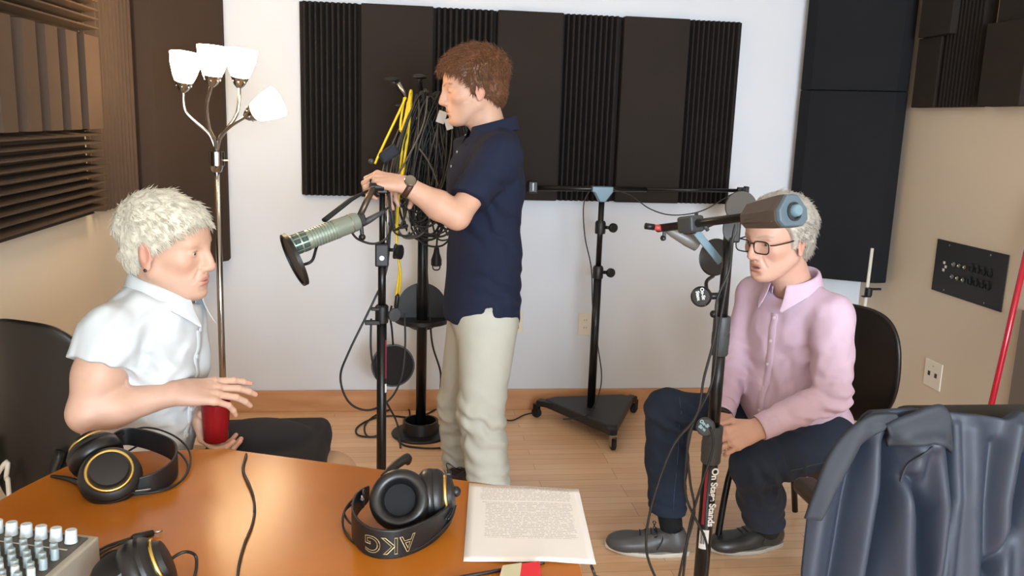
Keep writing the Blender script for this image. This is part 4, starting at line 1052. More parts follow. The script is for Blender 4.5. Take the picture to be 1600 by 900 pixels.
    pts = [Vector((ch.x, ch.y, nb.z-.075-.022*k))+f*.35 for k in range(14)]; t_ = trace(G, pts, -f, 0)
    MB().grid([[p+l*s_*.012+f*(.002 if abs(s_) < .9 else -.002) for s_ in (-1, -.8, .8, 1)] for p in t_]).build('placket', wh, sh, smooth=True, fix=False)
    for k in range(0, len(t_), 3): MB().lathe([(.0052, 0), (.0052, .002), (0, .0025)], t_[k]+f*.003, f, 12).build('button', mat('shirt_button', '#d6d9da', .25), sh)
    # beige trousers
    bg = mat('beige_trousers', '#b99a7e', .85, var=.04, vscale=20, bump=.015, bscale=250)
    J = Sdf(); hN = pe-l*.09+Vector((0, 0, -.09)); hF = pe+l*.09+Vector((0, 0, -.09)); kN = Vector((-.20, 2.02, .50)); kF = Vector((-.19, 2.22, .50))
    J.u(ell(pe+Vector((-.02, 0, -.07)), (.15, .19, .115), orient(f, (0, 0, 1))), 0); J.u(rc(hN, kN, .088, .068), .04); J.u(rc(hF, kF, .088, .068), .03)
    for k_, y_ in ((kN, 2.0), (kF, 2.25)):
        a = Vector((k_.x+.02, y_, .11)); J.u(rc(k_, a, .068, .055), .03)
    J.cut(plane(Vector((0, 0, .07)), (0, 0, -1)), .003); lo, hi = bb([pe, kN, kF, hN, hF, (-.15, 2.1, .1)], .17); lo[2] = .05
    sdf_mesh('trousers', [(J, lo, hi, .007)], bg, e)
    bk = mat('black_leather', '#161514', .4)
    for y_ in (2.0, 2.25): shoe(e, (-.25, y_, 0), (.0, y_, 0), bk, mat('dark_sole', '#1c1715', .7), .044, lace=False)
    # cup and lap cloth
    red = bpy.data.materials.new('red_glass'); red.use_nodes = True; b = red.node_tree.nodes['Principled BSDF']
    b.inputs['Base Color'].default_value = (*lin('#8e1a1e'), 1); b.inputs['Roughness'].default_value = .12; b.inputs['Transmission Weight'].default_value = .25; b.inputs['IOR'].default_value = 1.2
    ct = at(337, 628, 2.03); ax = (ct-cup0)
    g = thing('drinking_glass', 'red drinking glass held in the white-bloused person\'s hands', 'glass', tuple(cup0))
    H = ax.length
    MB().lathe([(0, 0), (.026, 0), (.029, .004), (.034, H), (.0325, H), (.0275, .006), (0, .005)], cup0, ax, 32).build('vessel', red, g, angle=50)
    return e
seated_woman()
def lap_cloth():
    # black garment folded over the knees: a draped sheet with thickness
    S = Sdf(); a = at(330, 690, 2.06); b = at(482, 690, 2.06)
    S.u(rbox(Vector((-.350, 2.12, .615)), (.150, .20, .030), .026, orient((1, -.02, .02), (0, 0, 1))), 0)
    S.u(rbox(Vector((-.212, 2.11, .535)), (.022, .185, .075), .018, orient((1, 0, .12), (0, 0, 1))), .03)
    S.u(rbox(Vector((-.345, 1.93, .545)), (.145, .018, .075), .015, orient((1, 0, .0), (0, .1, 1))), .03)
    S.u(ell(Vector((-.36, 2.16, .65)), (.12, .10, .035)), .03)
    S.disp(folds(None, .006, 9, 2.5, 5, (1, 0, 0)))
    o = sdf_mesh('folded_garment', [(S, A((-.56, 1.86, .42)), A((-.12, 2.36, .75)), .006)], mat('black_cloth', '#1b1c22', .95, var=.05, bump=.01, bscale=300))
    tag(o, 'black garment laid flat over the white-bloused person\'s knees behind the table', 'garment')
lap_cloth()
# ================================================================== MICROPHONE STANDS, CABLES
GREYMIC = mat('grey_green_mic', '#8f9a8d', 0.38, metal=.35, var=.04, vscale=20)
GREYD = mat('dark_grey_plastic', '#3a3d40', .5, bump=.01, bscale=300)
BLUEG = mat('blue_grey_metal', '#6f8794', .4, metal=.3)
def text3(parent, name, body, c, xdir, up, size, mt, th=.0004, font=None, bold=0, align='CENTER'):
    cu = bpy.data.curves.new(name, 'FONT'); cu.body = body; cu.size = size; cu.align_x = align; cu.align_y = 'CENTER'; cu.extrude = th; cu.offset = bold
    tmp = bpy.data.objects.new(name, cu); COL.objects.link(tmp)
    dg = bpy.context.evaluated_depsgraph_get(); me = bpy.data.meshes.new_from_object(tmp.evaluated_get(dg)); bpy.data.objects.remove(tmp)
    x = Vector(xdir).normalized(); z = x.cross(Vector(up)).normalized(); y = z.cross(x)
    Mx = Matrix((x, y, z)).transposed().to_4x4(); Mx.translation = Vector(c); me.transform(Mx); me.materials.clear(); me.materials.append(mt)
    return link(name, me, parent)
def knob(parent, c, axis, r, L, label=None, mt=None):
    m = MB().lathe([(0, 0), (.006, 0), (.006, L*.45), (r, L*.5), (r*1.02, L*.7), (r*.96, L*.98), (r*.8, L), (0, L)], c, axis, 24)
    return m.build('knob', mt or BLACK, parent, angle=35)
# ---- tall studio boom stand in front of the lilac-shirted person
SY = 2.10
def studio_stand():
    top = at(1143, 345, SY); low = at(1093, 905, SY); x0 = (top.x+low.x)/2
    t = thing('studio_boom_stand', 'tall black studio boom stand with counterweight in front of the person in lilac', 'microphone stand', (x0, SY, 0))
    P = lambda px, py, dy=0: at(px, py, SY+dy)
    X = lambda z: x0
    zt = top.z; zc = P(1128, 520).z; zk2 = P(1092, 690).z
    MB().cyl((x0, SY, zc-.05), (x0, SY, zt), .0135, seg=20).build('upper_tube', BLACKM, t, smooth=True)
    MB().cyl((x0, SY, zk2-.03), (x0, SY, zc), .0165, seg=20).build('middle_tube', BLACKM, t, smooth=True)
    lt = MB().cyl((x0, SY, .09), (x0, SY, zk2), .0205, seg=24).build('lower_tube', BLACKM, t, smooth=True)
    for zz, r_ in ((zc, .0225), (zk2, .0265)):
        MB().lathe([(r_*.9, -.06), (r_, -.055), (r_, -.03), (r_*1.04, -.03), (r_*1.04, .0), (r_, .0), (r_, .04), (r_*.9, .045)], (x0, SY, zz), (0, 0, 1), 24).build('collar', GREYD, t, angle=35)
    # knobs
    ca = Vector((x0, SY, P(1092, 462).z)); dr = Vector((-.80, -.60, 0)).normalized()
    MB().cyl(ca, ca+Vector((-.05, -.005, 0)), .009, seg=12).build('knob_arm', BLACK, t, smooth=True)
    k = MB().lathe([(0, -.014), (.018, -.014), (.026, -.008), (.027, .006), (.022, .012), (0, .013)], ca+Vector((-.064, -.01, 0)), (-.45, -.89, .1), 28).build('knob', BLACK, t, angle=40)
    wht = mat('print_white', '#d8dcdc', .5); cy = mat('print_cyan', '#9ec6d6', .5)
    n_ = Vector((-.45, -.89, .1)).normalized(); c_ = ca+Vector((-.064, -.01, 0))+n_*.0135
    text3(k, 'knob_print', 'On-Stage\nStands', c_, Vector((.25, -.05, -1)), n_.cross(Vector((.25, -.05, -1))), .0125, wht, bold=.0004)
    cb = Vector((x0, SY, P(1092, 662).z)); kc = cb+Vector((-.030, -.022, 0)); n2 = Vector((-.35, -.93, .12)).normalized()
    k2 = MB().lathe([(0, -.012), (.018, -.012), (.024, -.006), (.025, .006), (.021, .011), (0, .012)], kc, n2, 28).build('knob', GREYD, t, angle=40)
    text3(k2, 'knob_print', 'On-Stage\nStands', kc+n2*.0125, Vector((.75, -.1, -.55)), n2.cross(Vector((.75, -.1, -.55))), .0125, cy, bold=.0007)
    MB().ball((x0-.026, SY-.005, P(1112, 490).z), .010, 12).build('lock_button', BLACK, t, smooth=True)
    # printing down the lower tube
    za, zb = P(1100, 730).z, P(1098, 815).z; yf = SY-.0215
    text3(lt, 'tube_print', 'On Stage Stands', (x0+.007, yf+.001, (za+zb)/2), (0, 0, -1), (1, 0, 0), .0255, mat('print_bright', '#e8eaea', .5), bold=.0008)
    rd = mat('red_print', '#8c2036', .5); MB().box((x0-.0135, SY-.0160, (za+zb)/2+.0), (.007, .004, abs(za-zb)*1.0), Matrix.Rotation(math.radians(-38), 3, 'Z')).build('red_stripe', rd, lt)
    zl = P(1098, 838).z; st = []
    for i in range(9):
        th = math.radians(-150+i*9); st.append((math.cos(th)*.0210, math.sin(th)*.0210))
    MB().grid([[(x0+a, SY+b, zl+s_) for a, b in st] for s_ in (-.028, .028)]).build('barcode_sticker', mat('sticker_white', '#dcdcd6', .6), lt, solid=.0006)
    for i in range(7):
        th = math.radians(-140+i*5.5); MB().box((x0+math.cos(th)*.0214, SY+math.sin(th)*.0214, zl+.004), (.0007+.0004*(i % 3), .0004, .034), Matrix.Rotation(th+math.pi/2, 3, 'Z')).build('barcode_line', BLACK, lt)
    # tripod base with casters under the frame
    MB().cyl((x0, SY, .05), (x0, SY, .12), .028, seg=20).build('base_hub', BLACKM, t, angle=40)
    for k_ in range(3):
        a = math.radians(250+120*k_); e_ = Vector((x0+math.cos(a)*.36, SY+math.sin(a)*.36, .085))
        lg = MB().tube([(x0, SY, .095), e_], [.016, .014], 12).build('leg', BLACKM, t, smooth=True)
        MB().cyl(e_+Vector((0, 0, .0)), e_+Vector((0, 0, -.03)), .010).build('caster_fork', STEEL, lg)
        MB().lathe([(0, -.010), (.024, -.010), (.0265, -.006), (.0265, .006), (.024, .010), (0, .010)], (e_.x, e_.y, .0275), (math.sin(a), -math.cos(a), 0), 20).build('caster_wheel', RUBBER, lg, angle=40)
    # boom with counterweight
    bR = at(1234, 330, 1.80); bL = at(1028, 357, 2.22); piv = Vector((x0, SY, 0))
    u_ = (bL-bR).normalized(); kx = (SY-bR.y)/u_.y; pv = bR+u_*kx
    MB().cyl(bR, bL, .0105, seg=16).build('boom', BLACKM, t, smooth=True)
    clampb = MB().box(pv, (.055, .045, .042), orient_m(u_, (0, 0, 1))).build('boom_clamp', GREYD, t, bevel=.006)
    MB().lathe([(0, -.010), (.030, -.010), (.034, -.004), (.034, .004), (.030, .010), (0, .010)], Vector((x0-.010, SY-.030, zt-.015)), (-.35, -.93, 0), 28, sx=.55).build('tilt_knob', GREYD, t, angle=40)
    MB().box((x0+.008, SY, zt-.02), (.036, .030, .07)).build('tilt_bracket', BLACK, t, bevel=.005)
    # counterweight: tapered trapezoid block with ribs
    R_ = orient_m(-u_, (0, 0, 1))       # x: towards the camera end
    def cw(x, y, z): return bR+R_@Vector((x, y, z))
    def sec(x, s_): return [cw(x, y*s_*1.05, z*s_*1.05) for (y, z) in ((-.016, .036), (.016, .036), (.043, .004), (.043, -.020), (.028, -.034), (-.028, -.034), (-.043, -.020), (-.043, .004))]
    b = MB(); rows = [sec(-.125, .62), sec(-.115, .78), sec(-.02, 1.0), sec(0, .99)]; b.grid(rows, closed=True); b.f += [tuple(range(8))[::-1], tuple(24+i for i in range(8))]; b.m += [0, 0]
    W_ = b.build('counterweight', mat('counterweight_brown', '#4a403a', .5, bump=.01, bscale=300), t, bevel=.003)
    b = MB(); b.grid([sec(0.0, .985), sec(.012, .93)], closed=True); b.f += [tuple(range(8))[::-1], tuple(8+i for i in range(8))]; b.m += [0, 0]
    b.build('end_cap', mat('blue_grey_cap', '#536571', .42), W_, bevel=.003)
    MB().lathe([(.021, 0), (.021, .003), (.016, .004), (.013, -.002), (0, -.002)], cw(.012, 0, -.002), -u_, 26).build('cap_ring', mat('cap_ring_dark', '#20272c', .4), W_, angle=40)
    MB().lathe([(0, 0), (.0125, 0), (.0135, .006), (.0135, .020), (.011, .023), (0, .024)], cw(.004, 0, 0), -u_, 22).build('boom_end', mat('boom_end_blue', '#6c8795', .4), W_, angle=40)
    for z in (-.010, -.020):
        for sg in (-1, 1): MB().tube([cw(-.10, sg*.036, z*.85), cw(-.01, sg*.0435, z)], .0016, 6).build('rib', GREYD, W_, smooth=True)
    return t, pv, u_, bL, x0, zt
def orient_m(fwd, up):
    R_ = orient(fwd, up); return Matrix([[R_[i, j] for j in range(3)] for i in range(3)])
st_t, pv, u_, bL, x0, zt = studio_stand()
# microphone mounted at the boom's far end, pointing down right (silver plate, red connector)
t = thing('hanging_microphone', 'grey microphone with red cable plug and silver bracket clamped to the studio boom', 'microphone', tuple(at(1060, 365, 2.2)))
a = at(1040, 356, 2.2); b_ = at(1095, 385, 2.2)
MB().lathe([(0, 0), (.010, .001), (.014, .02), (.019, .07), (.019, .10), (0, .105)], a, (b_-a), 20).build('microphone_body', mat('mic_grey', '#7a7b78', .45, metal=.3), t, angle=40)
pa, pb = at(1088, 363, 2.14), at(1126, 410, 2.14); u2 = (pb-pa).normalized()
MB().box((pa+pb)/2, ((pb-pa).length, .006, .020), orient_m(u2, (0, -1, .2)) @ Matrix.Rotation(math.pi/2, 3, 'X')).build('bracket', BLUEG, t, bevel=.0015)
mb = MB()
MB().cyl(at(1008, 353, 2.2), at(1022, 355, 2.2), .0085, seg=12).build('plug_tip', BLACK, t, smooth=True)
MB().cyl(at(1021, 355, 2.2), at(1036, 357, 2.2), .0080, seg=12).build('red_plug', mat('red_plug', '#b3403c', .4), t, smooth=True)
MB().tube([at(1036, 358, 2.2), at(1050, 362, 2.2), at(1080, 364, 2.18), at(1110, 352, 2.16), at(1125, 345, 2.14)], .004, 8, n=5).build('cable', CABLE, t, smooth=True)
m_ = MB().box(at(1038, 366, 2.2), (.008, .008, .03)); m_.ball(at(1036, 372, 2.2), .008, 10); m_.build('thumb_screw', BLACK, t)
MB().tube([at(1088, 333, 2.12), at(1090, 345, 2.10), at(1100, 352, 2.08), at(1106, 360, 2.08)], .005, 8, n=4).build('tilt_lever', GREYD, t, smooth=True)
# round black pop screen behind the stand top
c = at(1118, 402, 2.30); t = thing('pop_screen', 'round black pop screen hanging behind the studio boom stand beside the lilac-shirted person\'s face', 'pop filter', tuple(c))
MB().lathe([(0, -.003), (.050, -.003), (.053, 0), (.050, .003), (0, .003)], c, (.45, -.88, .1), 32, sx=1.25).build('screen', BLACK, t, angle=40)
MB().tube([c+Vector((-.01, -.02, -.05)), at(1104, 440, 2.22), at(1106, 456, 2.16), at(1118, 462, 2.12)], .005, 8, n=5).build('gooseneck', BLACK, t, smooth=True)
# cables down the studio stand
def cable(label, pts, r=.0035, name='microphone_cable', group=None, mt=None, n=7, floor=False):
    o = MB().tube(pts, r, 7, n=n).build(name, mt or CABLE, None, smooth=True); return tag(o, label, 'cable', group)
def P2(px, py, Y=2.03): return at(px, py, Y)
cable('black cable along the studio boom stand front, swinging out to the left below', [P2(1142, 372, 2.06), P2(1140, 420), P2(1120, 470, 2.03), P2(1118, 520), P2(1100, 590), P2(1088, 650, 2.02), P2(1050, 700), P2(1018, 790), P2(1010, 860), P2(1030, 915)])
cable('black cable hanging straight beside the lower tube of the studio boom stand', [P2(1148, 350, 2.06), P2(1136, 440, 2.05), P2(1122, 520, 2.05), P2(1112, 600, 2.04), P2(1076, 680), P2(1078, 750), P2(1085, 800), P2(1070, 860), P2(1058, 915)])
cable('black cable crossing in front of the printed lower tube of the studio boom stand', [P2(1082, 662), P2(1072, 720), P2(1073, 780), P2(1104, 850, 2.02), P2(1100, 915)])
cable('grey-black cable looping from the lower knob of the studio boom stand', [P2(1110, 668, 2.05), P2(1114, 700), P2(1092, 770, 2.02), P2(1076, 830), P2(1066, 915)])

# ---- rolling boom stand at the back wall
def rolling():
    wl, wr, wf_ = atz(838, 652, .0), atz(990, 645, .0), atz(957, 703, .0); pc = at(926, 634, 3.93); zt_ = at(939, 292, 3.93).z; x_ = at(933, 450, 3.93).x
    t = thing('rolling_boom_stand', 'black rolling boom stand with triangular wheeled base against the back wall', 'microphone stand', (x_, 3.93, 0))
    tri = [Vector((wl.x+.035, wl.y-.02, 0)), Vector((wf_.x-.02, wf_.y+.04, 0)), Vector((wf_.x+.03, wf_.y+.05, 0)), Vector((wr.x-.02, wr.y-.04, 0)), Vector((wr.x-.07, wr.y+.0, 0)), Vector((wl.x+.09, wl.y+.02, 0))]
    b = MB(); b.prism([q+Vector((0, 0, .058)) for q in tri], (0, 0, .045)); bs = b.build('base', mat('base_black', '#232323', .5, bump=.01, bscale=200), t, bevel=.008)
    for k_, q in enumerate((wl, wr, wf_)):
        cc = Vector((q.x, q.y, 0)); ctr = Vector((x_, 3.90, 0)); d = (cc-ctr).normalized()
        MB().box(cc-d*.055+Vector((0, 0, .082)), (.10, .045, .030), orient_m(d, (0, 0, 1))).build('caster_arm', BLACK, bs, bevel=.005)
        fk = MB(); s_ = Vector((-d.y, d.x, 0))
        for sg in (-1, 1): fk.box(cc+s_*sg*.014+Vector((0, 0, .045)), (.028, .003, .05), orient_m(d, (0, 0, 1)))
        fk.box(cc+Vector((0, 0, .070)), (.03, .031, .006), orient_m(d, (0, 0, 1))); fk.build('caster_fork', STEEL if k_ == 2 else BLACKM, bs, bevel=.001)
        MB().lathe([(0, -.010), (.020, -.010), (.0255, -.006), (.0255, .006), (.020, .010), (0, .010)], cc+Vector((0, 0, .026)), s_, 22).build('caster_wheel', RUBBER, bs, angle=40)
    zc_ = at(936, 425, 3.93).z; zd = at(938, 355, 3.93).z
    MB().cyl((x_, 3.93, .10), (x_, 3.93, zc_), .0195, seg=20).build('lower_tube', BLACKM, t, smooth=True)
    MB().cyl((x_, 3.93, zc_), (x_, 3.93, zt_-.02), .0135, seg=18).build('upper_tube', BLACKM, t, smooth=True)
    for zz in (zc_, zd):
        MB().lathe([(.024, -.03), (.025, -.02), (.025, .02), (.020, .03)], (x_, 3.93, zz), (0, 0, 1), 20).build('collar', BLACK, t, angle=35)
        kk = Vector((x_+.022, 3.925, zz)); MB().cyl(kk, kk+Vector((.035, -.01, 0)), .008, seg=10).build('knob_arm', BLACK, t, smooth=True)
        MB().lathe([(0, -.012), (.016, -.012), (.022, -.006), (.022, .006), (.016, .012), (0, .012)], kk+Vector((.035, -.015, 0)), (.3, -.95, 0), 22).build('knob', BLACK, t, angle=40)
    a, b_ = at(838, 294, 3.93), at(1168, 298, 3.93)
    MB().cyl(a, at(1010, 296, 3.93), .0125, seg=16).build('boom', BLACKM, t, smooth=True); MB().cyl(at(1005, 296, 3.93), b_, .0085, seg=14).build('boom_extension', STEEL if False else BLACKM, t, smooth=True)
    cc = at(940, 299, 3.905)
    poly = [(-.045, .022), (.055, .022), (.055, -.002), (.02, -.05), (-.006, -.05), (-.03, -.008), (-.045, -.002)]
    MB().prism([(cc.x+u*1.0, 3.900, cc.z+v) for u, v in poly], (0, .05, 0)).build('boom_clamp', BLUEG, t, bevel=.004)
    w_ = at(832, 292, 3.93); W_ = MB().box(w_, (.045, .05, .055)).build('counterweight', BLACK, t, bevel=.006)
    text3(W_, 'weight_mark', '/', w_+Vector((0, -.0262, 0)), (1, 0, .3), (-.3, 0, 1), .045, mat('print_white2', '#cfd2d2', .5), bold=.0015)
    MB().box(at(1160, 296, 3.93), (.05, .02, .02)).build('boom_tip', BLACK, t, bevel=.004)
    m_ = MB().box(at(1166, 297, 3.93), (.02, .03, .035)); m_.build('tip_clamp', BLACK, t, bevel=.004)
    cable('thin black cable running down the pole of the rolling boom stand', [at(922, 297, 3.90), at(912, 320, 3.89), at(914, 370, 3.88), at(924, 420, 3.885), at(926, 480, 3.885), at(934, 540, 3.88), at(940, 590, 3.88), at(932, 625, 3.87), at(915, 650, 3.80), at(880, 655, 3.78)], .0028)
    cable('thin black cable drooping below the boom of the rolling stand', [at(950, 294, 3.91), at(985, 305, 3.90), at(1015, 326, 3.88), at(1050, 336, 3.88), at(1095, 330, 3.88), at(1135, 308, 3.88), at(1150, 300, 3.90)], .0028)
    cable('pair of black cables on the floor left of the rolling stand\'s base', [atz(836, 645, .012), atz(820, 648, .006), atz(800, 657, .006), atz(780, 655, .006), atz(760, 662, .006)], .0035)
    c = at(1158, 320, 3.85); t2 = thing('pop_filter', 'grey rounded microphone shield hanging at the far end of the rolling boom', 'pop filter', tuple(c))
    MB().lathe([(0, -.03), (.05, -.028), (.072, -.012), (.075, 0), (.072, .012), (0, .016)], c+Vector((0, 0, -.01)), (-.15, -1, .1), 32).build('shield', mat('grey_mesh', '#66625e', .7, bump=.03, bscale=600), t2, angle=50)
    MB().cyl(c+Vector((.01, .02, .05)), at(1162, 297, 3.91), .005, seg=8).build('holder', BLACK, t2)
rolling()

# ---- stand held by the navy-shirted person with broadcast microphone
def man_stand():
    Y = 2.80; tp = at(596, 296, Y); lo = at(597, 725, Y); x_ = tp.x*.5+lo.x*.5
    t = thing('microphone_stand', 'black microphone stand gripped by the navy-shirted person', 'microphone stand', (x_, Y, 0))
    zc_ = at(597, 398, Y).z; zd = at(597, 490, Y).z
    MB().cyl((x_, Y, zc_), (x_, Y, tp.z), .0095, seg=16).build('upper_tube', BLACKM, t, smooth=True)
    MB().cyl((x_+.017, Y+.004, zc_+.0), (x_+.017, Y+.004, tp.z), .0035, seg=8).build('side_rod', STEEL, t, smooth=True)
    MB().cyl((x_, Y, zd), (x_, Y, zc_), .0130, seg=16).build('middle_tube', BLACKM, t, smooth=True)
    lt = MB().cyl((x_, Y, .035), (x_, Y, zd), .0165, seg=18).build('lower_tube', BLACKM, t, smooth=True)
    z1, z2 = at(600, 530, Y).z, at(600, 590, Y).z
    MB().box((x_+.0135, Y-.0110, (z1+z2)/2), (.005, .003, z1-z2), Matrix.Rotation(math.radians(40), 3, 'Z')).build('red_stripe', mat('dark_red_print', '#7c2440', .5), lt)
    z3 = at(600, 605, Y).z; MB().box((x_+.0135, Y-.0110, z3), (.006, .003, .03), Matrix.Rotation(math.radians(40), 3, 'Z')).build('white_sticker', mat('sticker_white', '#dcdcd6', .6), lt)
    MB().lathe([(.0, 0), (.17, 0), (.17, .010), (.16, .018), (.03, .032), (.0, .034)], (x_, Y, .001), seg=36).build('base', BLACKM, t, angle=40)
    b = MB().box((x_, Y, zc_), (.044, .040, .075)); b.build('clamp', BLACK, t, bevel=.005)
    MB().lathe([(.008, -.002), (.008, .003), (0, .003)], (x_, Y-.020, zc_-.008), (0, -1, 0), 14).build('bolt', STEEL, t)
    MB().cyl((x_+.02, Y-.01, zc_+.018), (x_+.055, Y-.015, zc_+.018), .006, seg=10).build('knob_arm', BLACK, t, smooth=True)
    MB().lathe([(0, -.010), (.018, -.010), (.024, -.004), (.024, .006), (0, .010)], (x_+.056, Y-.015, zc_+.012), (.9, -.4, 0), 20).build('knob', BLACK, t, angle=40)
    MB().lathe([(.021, -.03), (.022, -.02), (.022, .025), (.017, .03)], (x_, Y, zd), (0, 0, 1), 20).build('collar', BLACK, t, angle=35)
    MB().lathe([(0, -.010), (.017, -.010), (.022, -.004), (.022, .006), (0, .010)], (x_+.040, Y-.018, zd), (.55, -.83, 0), 22).build('knob', GREYD, t, angle=40)
    b = MB().box((x_-.03, Y-.01, zd-.028), (.05, .02, .014)); b.box((x_-.02, Y-.01, zd+.018), (.03, .02, .010)); b.build('lever', BLACK, t, bevel=.003)
    MB().box((x_, Y, tp.z), (.035, .03, .025)).build('top_clamp', BLACK, t, bevel=.004)
    # short boom going down left to the mic
    jt = at(584, 292, 2.77); jm = at(562, 338, 2.72)
    MB().tube([jt, at(574, 312, 2.75), jm], .0100, 14).build('swivel_arm', mat('brass_brown', '#5e5146', .35, metal=.6), t, smooth=True)
    MB().cyl(jt+Vector((-.012, 0, 0)), jt+Vector((.03, .01, 0)), .013, seg=14).build('joint', BLACK, t, angle=40)
    MB().box(at(618, 292, 2.80), (.045, .02, .018)).build('boom_stub', BLACKM, t, bevel=.004)
    # black rubber wing (boom grip) left of the arm
    a, b_ = at(548, 312, 2.76), at(507, 344, 2.68)
    MB().tube([at(578, 296, 2.78), a, b_], [.004, .013, .014], 12, flat=.55).build('grip', RUBBER, t, smooth=True)
    # microphone
    e0, e1 = at(452, 386, 2.62), at(562, 344, 2.70); ax = (e1-e0).normalized(); L = (e1-e0).length
    m = thing('broadcast_microphone', 'grey-green ribbed broadcast microphone pointing down left from the stand', 'microphone', tuple((e0+e1)/2))
    prof = [(0, 0), (.020, .0), (.028, .004), (.0305, .012)]
    z = .062
    prof += [(.0305, .060)]
    for i in range(9): prof += [(.0305, z), (.0305, z+.0045), (.0275, z+.0052), (.0275, z+.0085)]; z += .0092
    prof += [(.0305, z), (.0305, z+.012), (.029, z+.016), (.0295, L-.016), (.025, L-.004), (.012, L), (0, L)]
    body = MB().lathe(prof, e0, ax, 40).build('microphone_body', GREYMIC, m, angle=35)
    a_, b2, d_ = frame(ax); dk = mat('grille_dark', '#4d6058', .5, metal=.2, bump=.05, bscale=900)
    for ring in range(2):
        for k_ in range(10):
            th = 2*math.pi*k_/10; th2 = th+.46; z0 = .014+ring*.024
            rows = [[e0+d_*zz+(a_*math.cos(q)+b2*math.sin(q))*.0312 for q in np.linspace(th, th2, 5)] for zz in (z0, z0+.019)]
            MB().grid(rows).build('grille_window', dk, body, smooth=True, solid=.0008)
    MB().lathe([(.0308, -.001), (.0312, 0), (.0308, .001)], e0+ax*(L-.030), ax, 32).build('band', STEEL, body)
    y_ = MB(); y_.box(e1+ax*.008, (.02, .03, .035), orient_m(ax, (0, 0, 1))); y_.build('mount', BLACK, m, bevel=.004)
    MB().cyl(e1+Vector((.005, -.005, -.01)), e1+Vector((.008, -.008, -.05)), .006).build('mount_screw', BLACK, m)
    MB().ball(e1+Vector((.008, -.008, -.052)), .011, 12).build('mount_knob', BLACK, m, smooth=True)
    cn = at(566, 350, 2.70); ce = at(600, 330, 2.70)
    MB().tube([cn, cn.lerp(ce, .3), ce], [.010, .0105, .006], 14).build('cable_plug', GREYD, m, smooth=True)
    # pop disc in front
    dc = at(460, 406, 2.60); dn = (ax+Vector((0, 0, .05))).normalized(); t3 = thing('pop_disc', 'round black pop disc seen edge-on in front of the grey-green microphone', 'pop filter', tuple(dc))
    MB().lathe([(0, -.0015), (.078, -.0015), (.078, .0015), (0, .0015)], dc, dn, 40).build('screen', BLACK, t3)
    MB().lathe([(.076, -.006), (.084, -.006), (.084, .006), (.076, .006)], dc, dn, 40, closed=True).build('rim', BLACK, t3, angle=40)
    MB().tube([dc+dn*.008+Vector((0.01, 0, -.02)), at(487, 408, 2.60), at(494, 388, 2.64), at(500, 372, 2.68)], .0045, 8, n=5).build('gooseneck', BLACK, t3, smooth=True)
    C_ = lambda *q: at(*q)
    cable('black cable looping from the broadcast microphone plug back to its stand', [ce, C_(609, 325, 2.72), C_(613, 345, 2.72), C_(606, 370, 2.74), C_(585, 381, 2.72), C_(560, 374, 2.70), C_(549, 362, 2.69)], .0038)
    cable('black cable hanging in a wide loop left of the navy-shirted person\'s stand', [C_(608, 300, 2.83), C_(610, 340, 2.84), C_(604, 420, 2.84), C_(584, 470, 2.80), C_(545, 550, 2.78), C_(532, 590, 2.78), C_(545, 628, 2.78), C_(575, 641, 2.80), C_(608, 625, 2.84), C_(627, 590, 2.9), C_(633, 540, 2.95), C_(632, 490, 3.0)], .0038)
    cable('black cable running from the stand down across the floor to the headphones', [C_(580, 498, 2.80), C_(581, 560, 2.80), C_(600, 620, 2.84), C_(620, 660, 2.9), C_(626, 700, 2.8)], .0036)
    # small dark microphone and folded clip above the hands
    s_ = at(608, 240, 2.98); t4 = thing('cloth_windscreen', 'dark blue-black boxy windscreen above the navy-shirted person\'s hands', 'windscreen', tuple(s_))
    S = Sdf().u(rbox(s_, (.034, .03, .020), .010, orient((.75, 0, .55), (-.55, 0, .75))), 0)
    sdf_mesh('shell', [(S, A(s_)-.08, A(s_)+.08, .004)], mat('windscreen_cloth', '#1c222d', .8), t4)
    MB().tube([s_+Vector((-.01, 0, -.03)), at(601, 262, 2.92), at(598, 280, 2.86)], .006, 8, n=4).build('stem', BLACK, t4, smooth=True)
    MB().ball(at(580, 252, 2.86), .009, 10).build('thumb_screw', GREYD, t4, smooth=True)
    return x_
mx_ = man_stand()

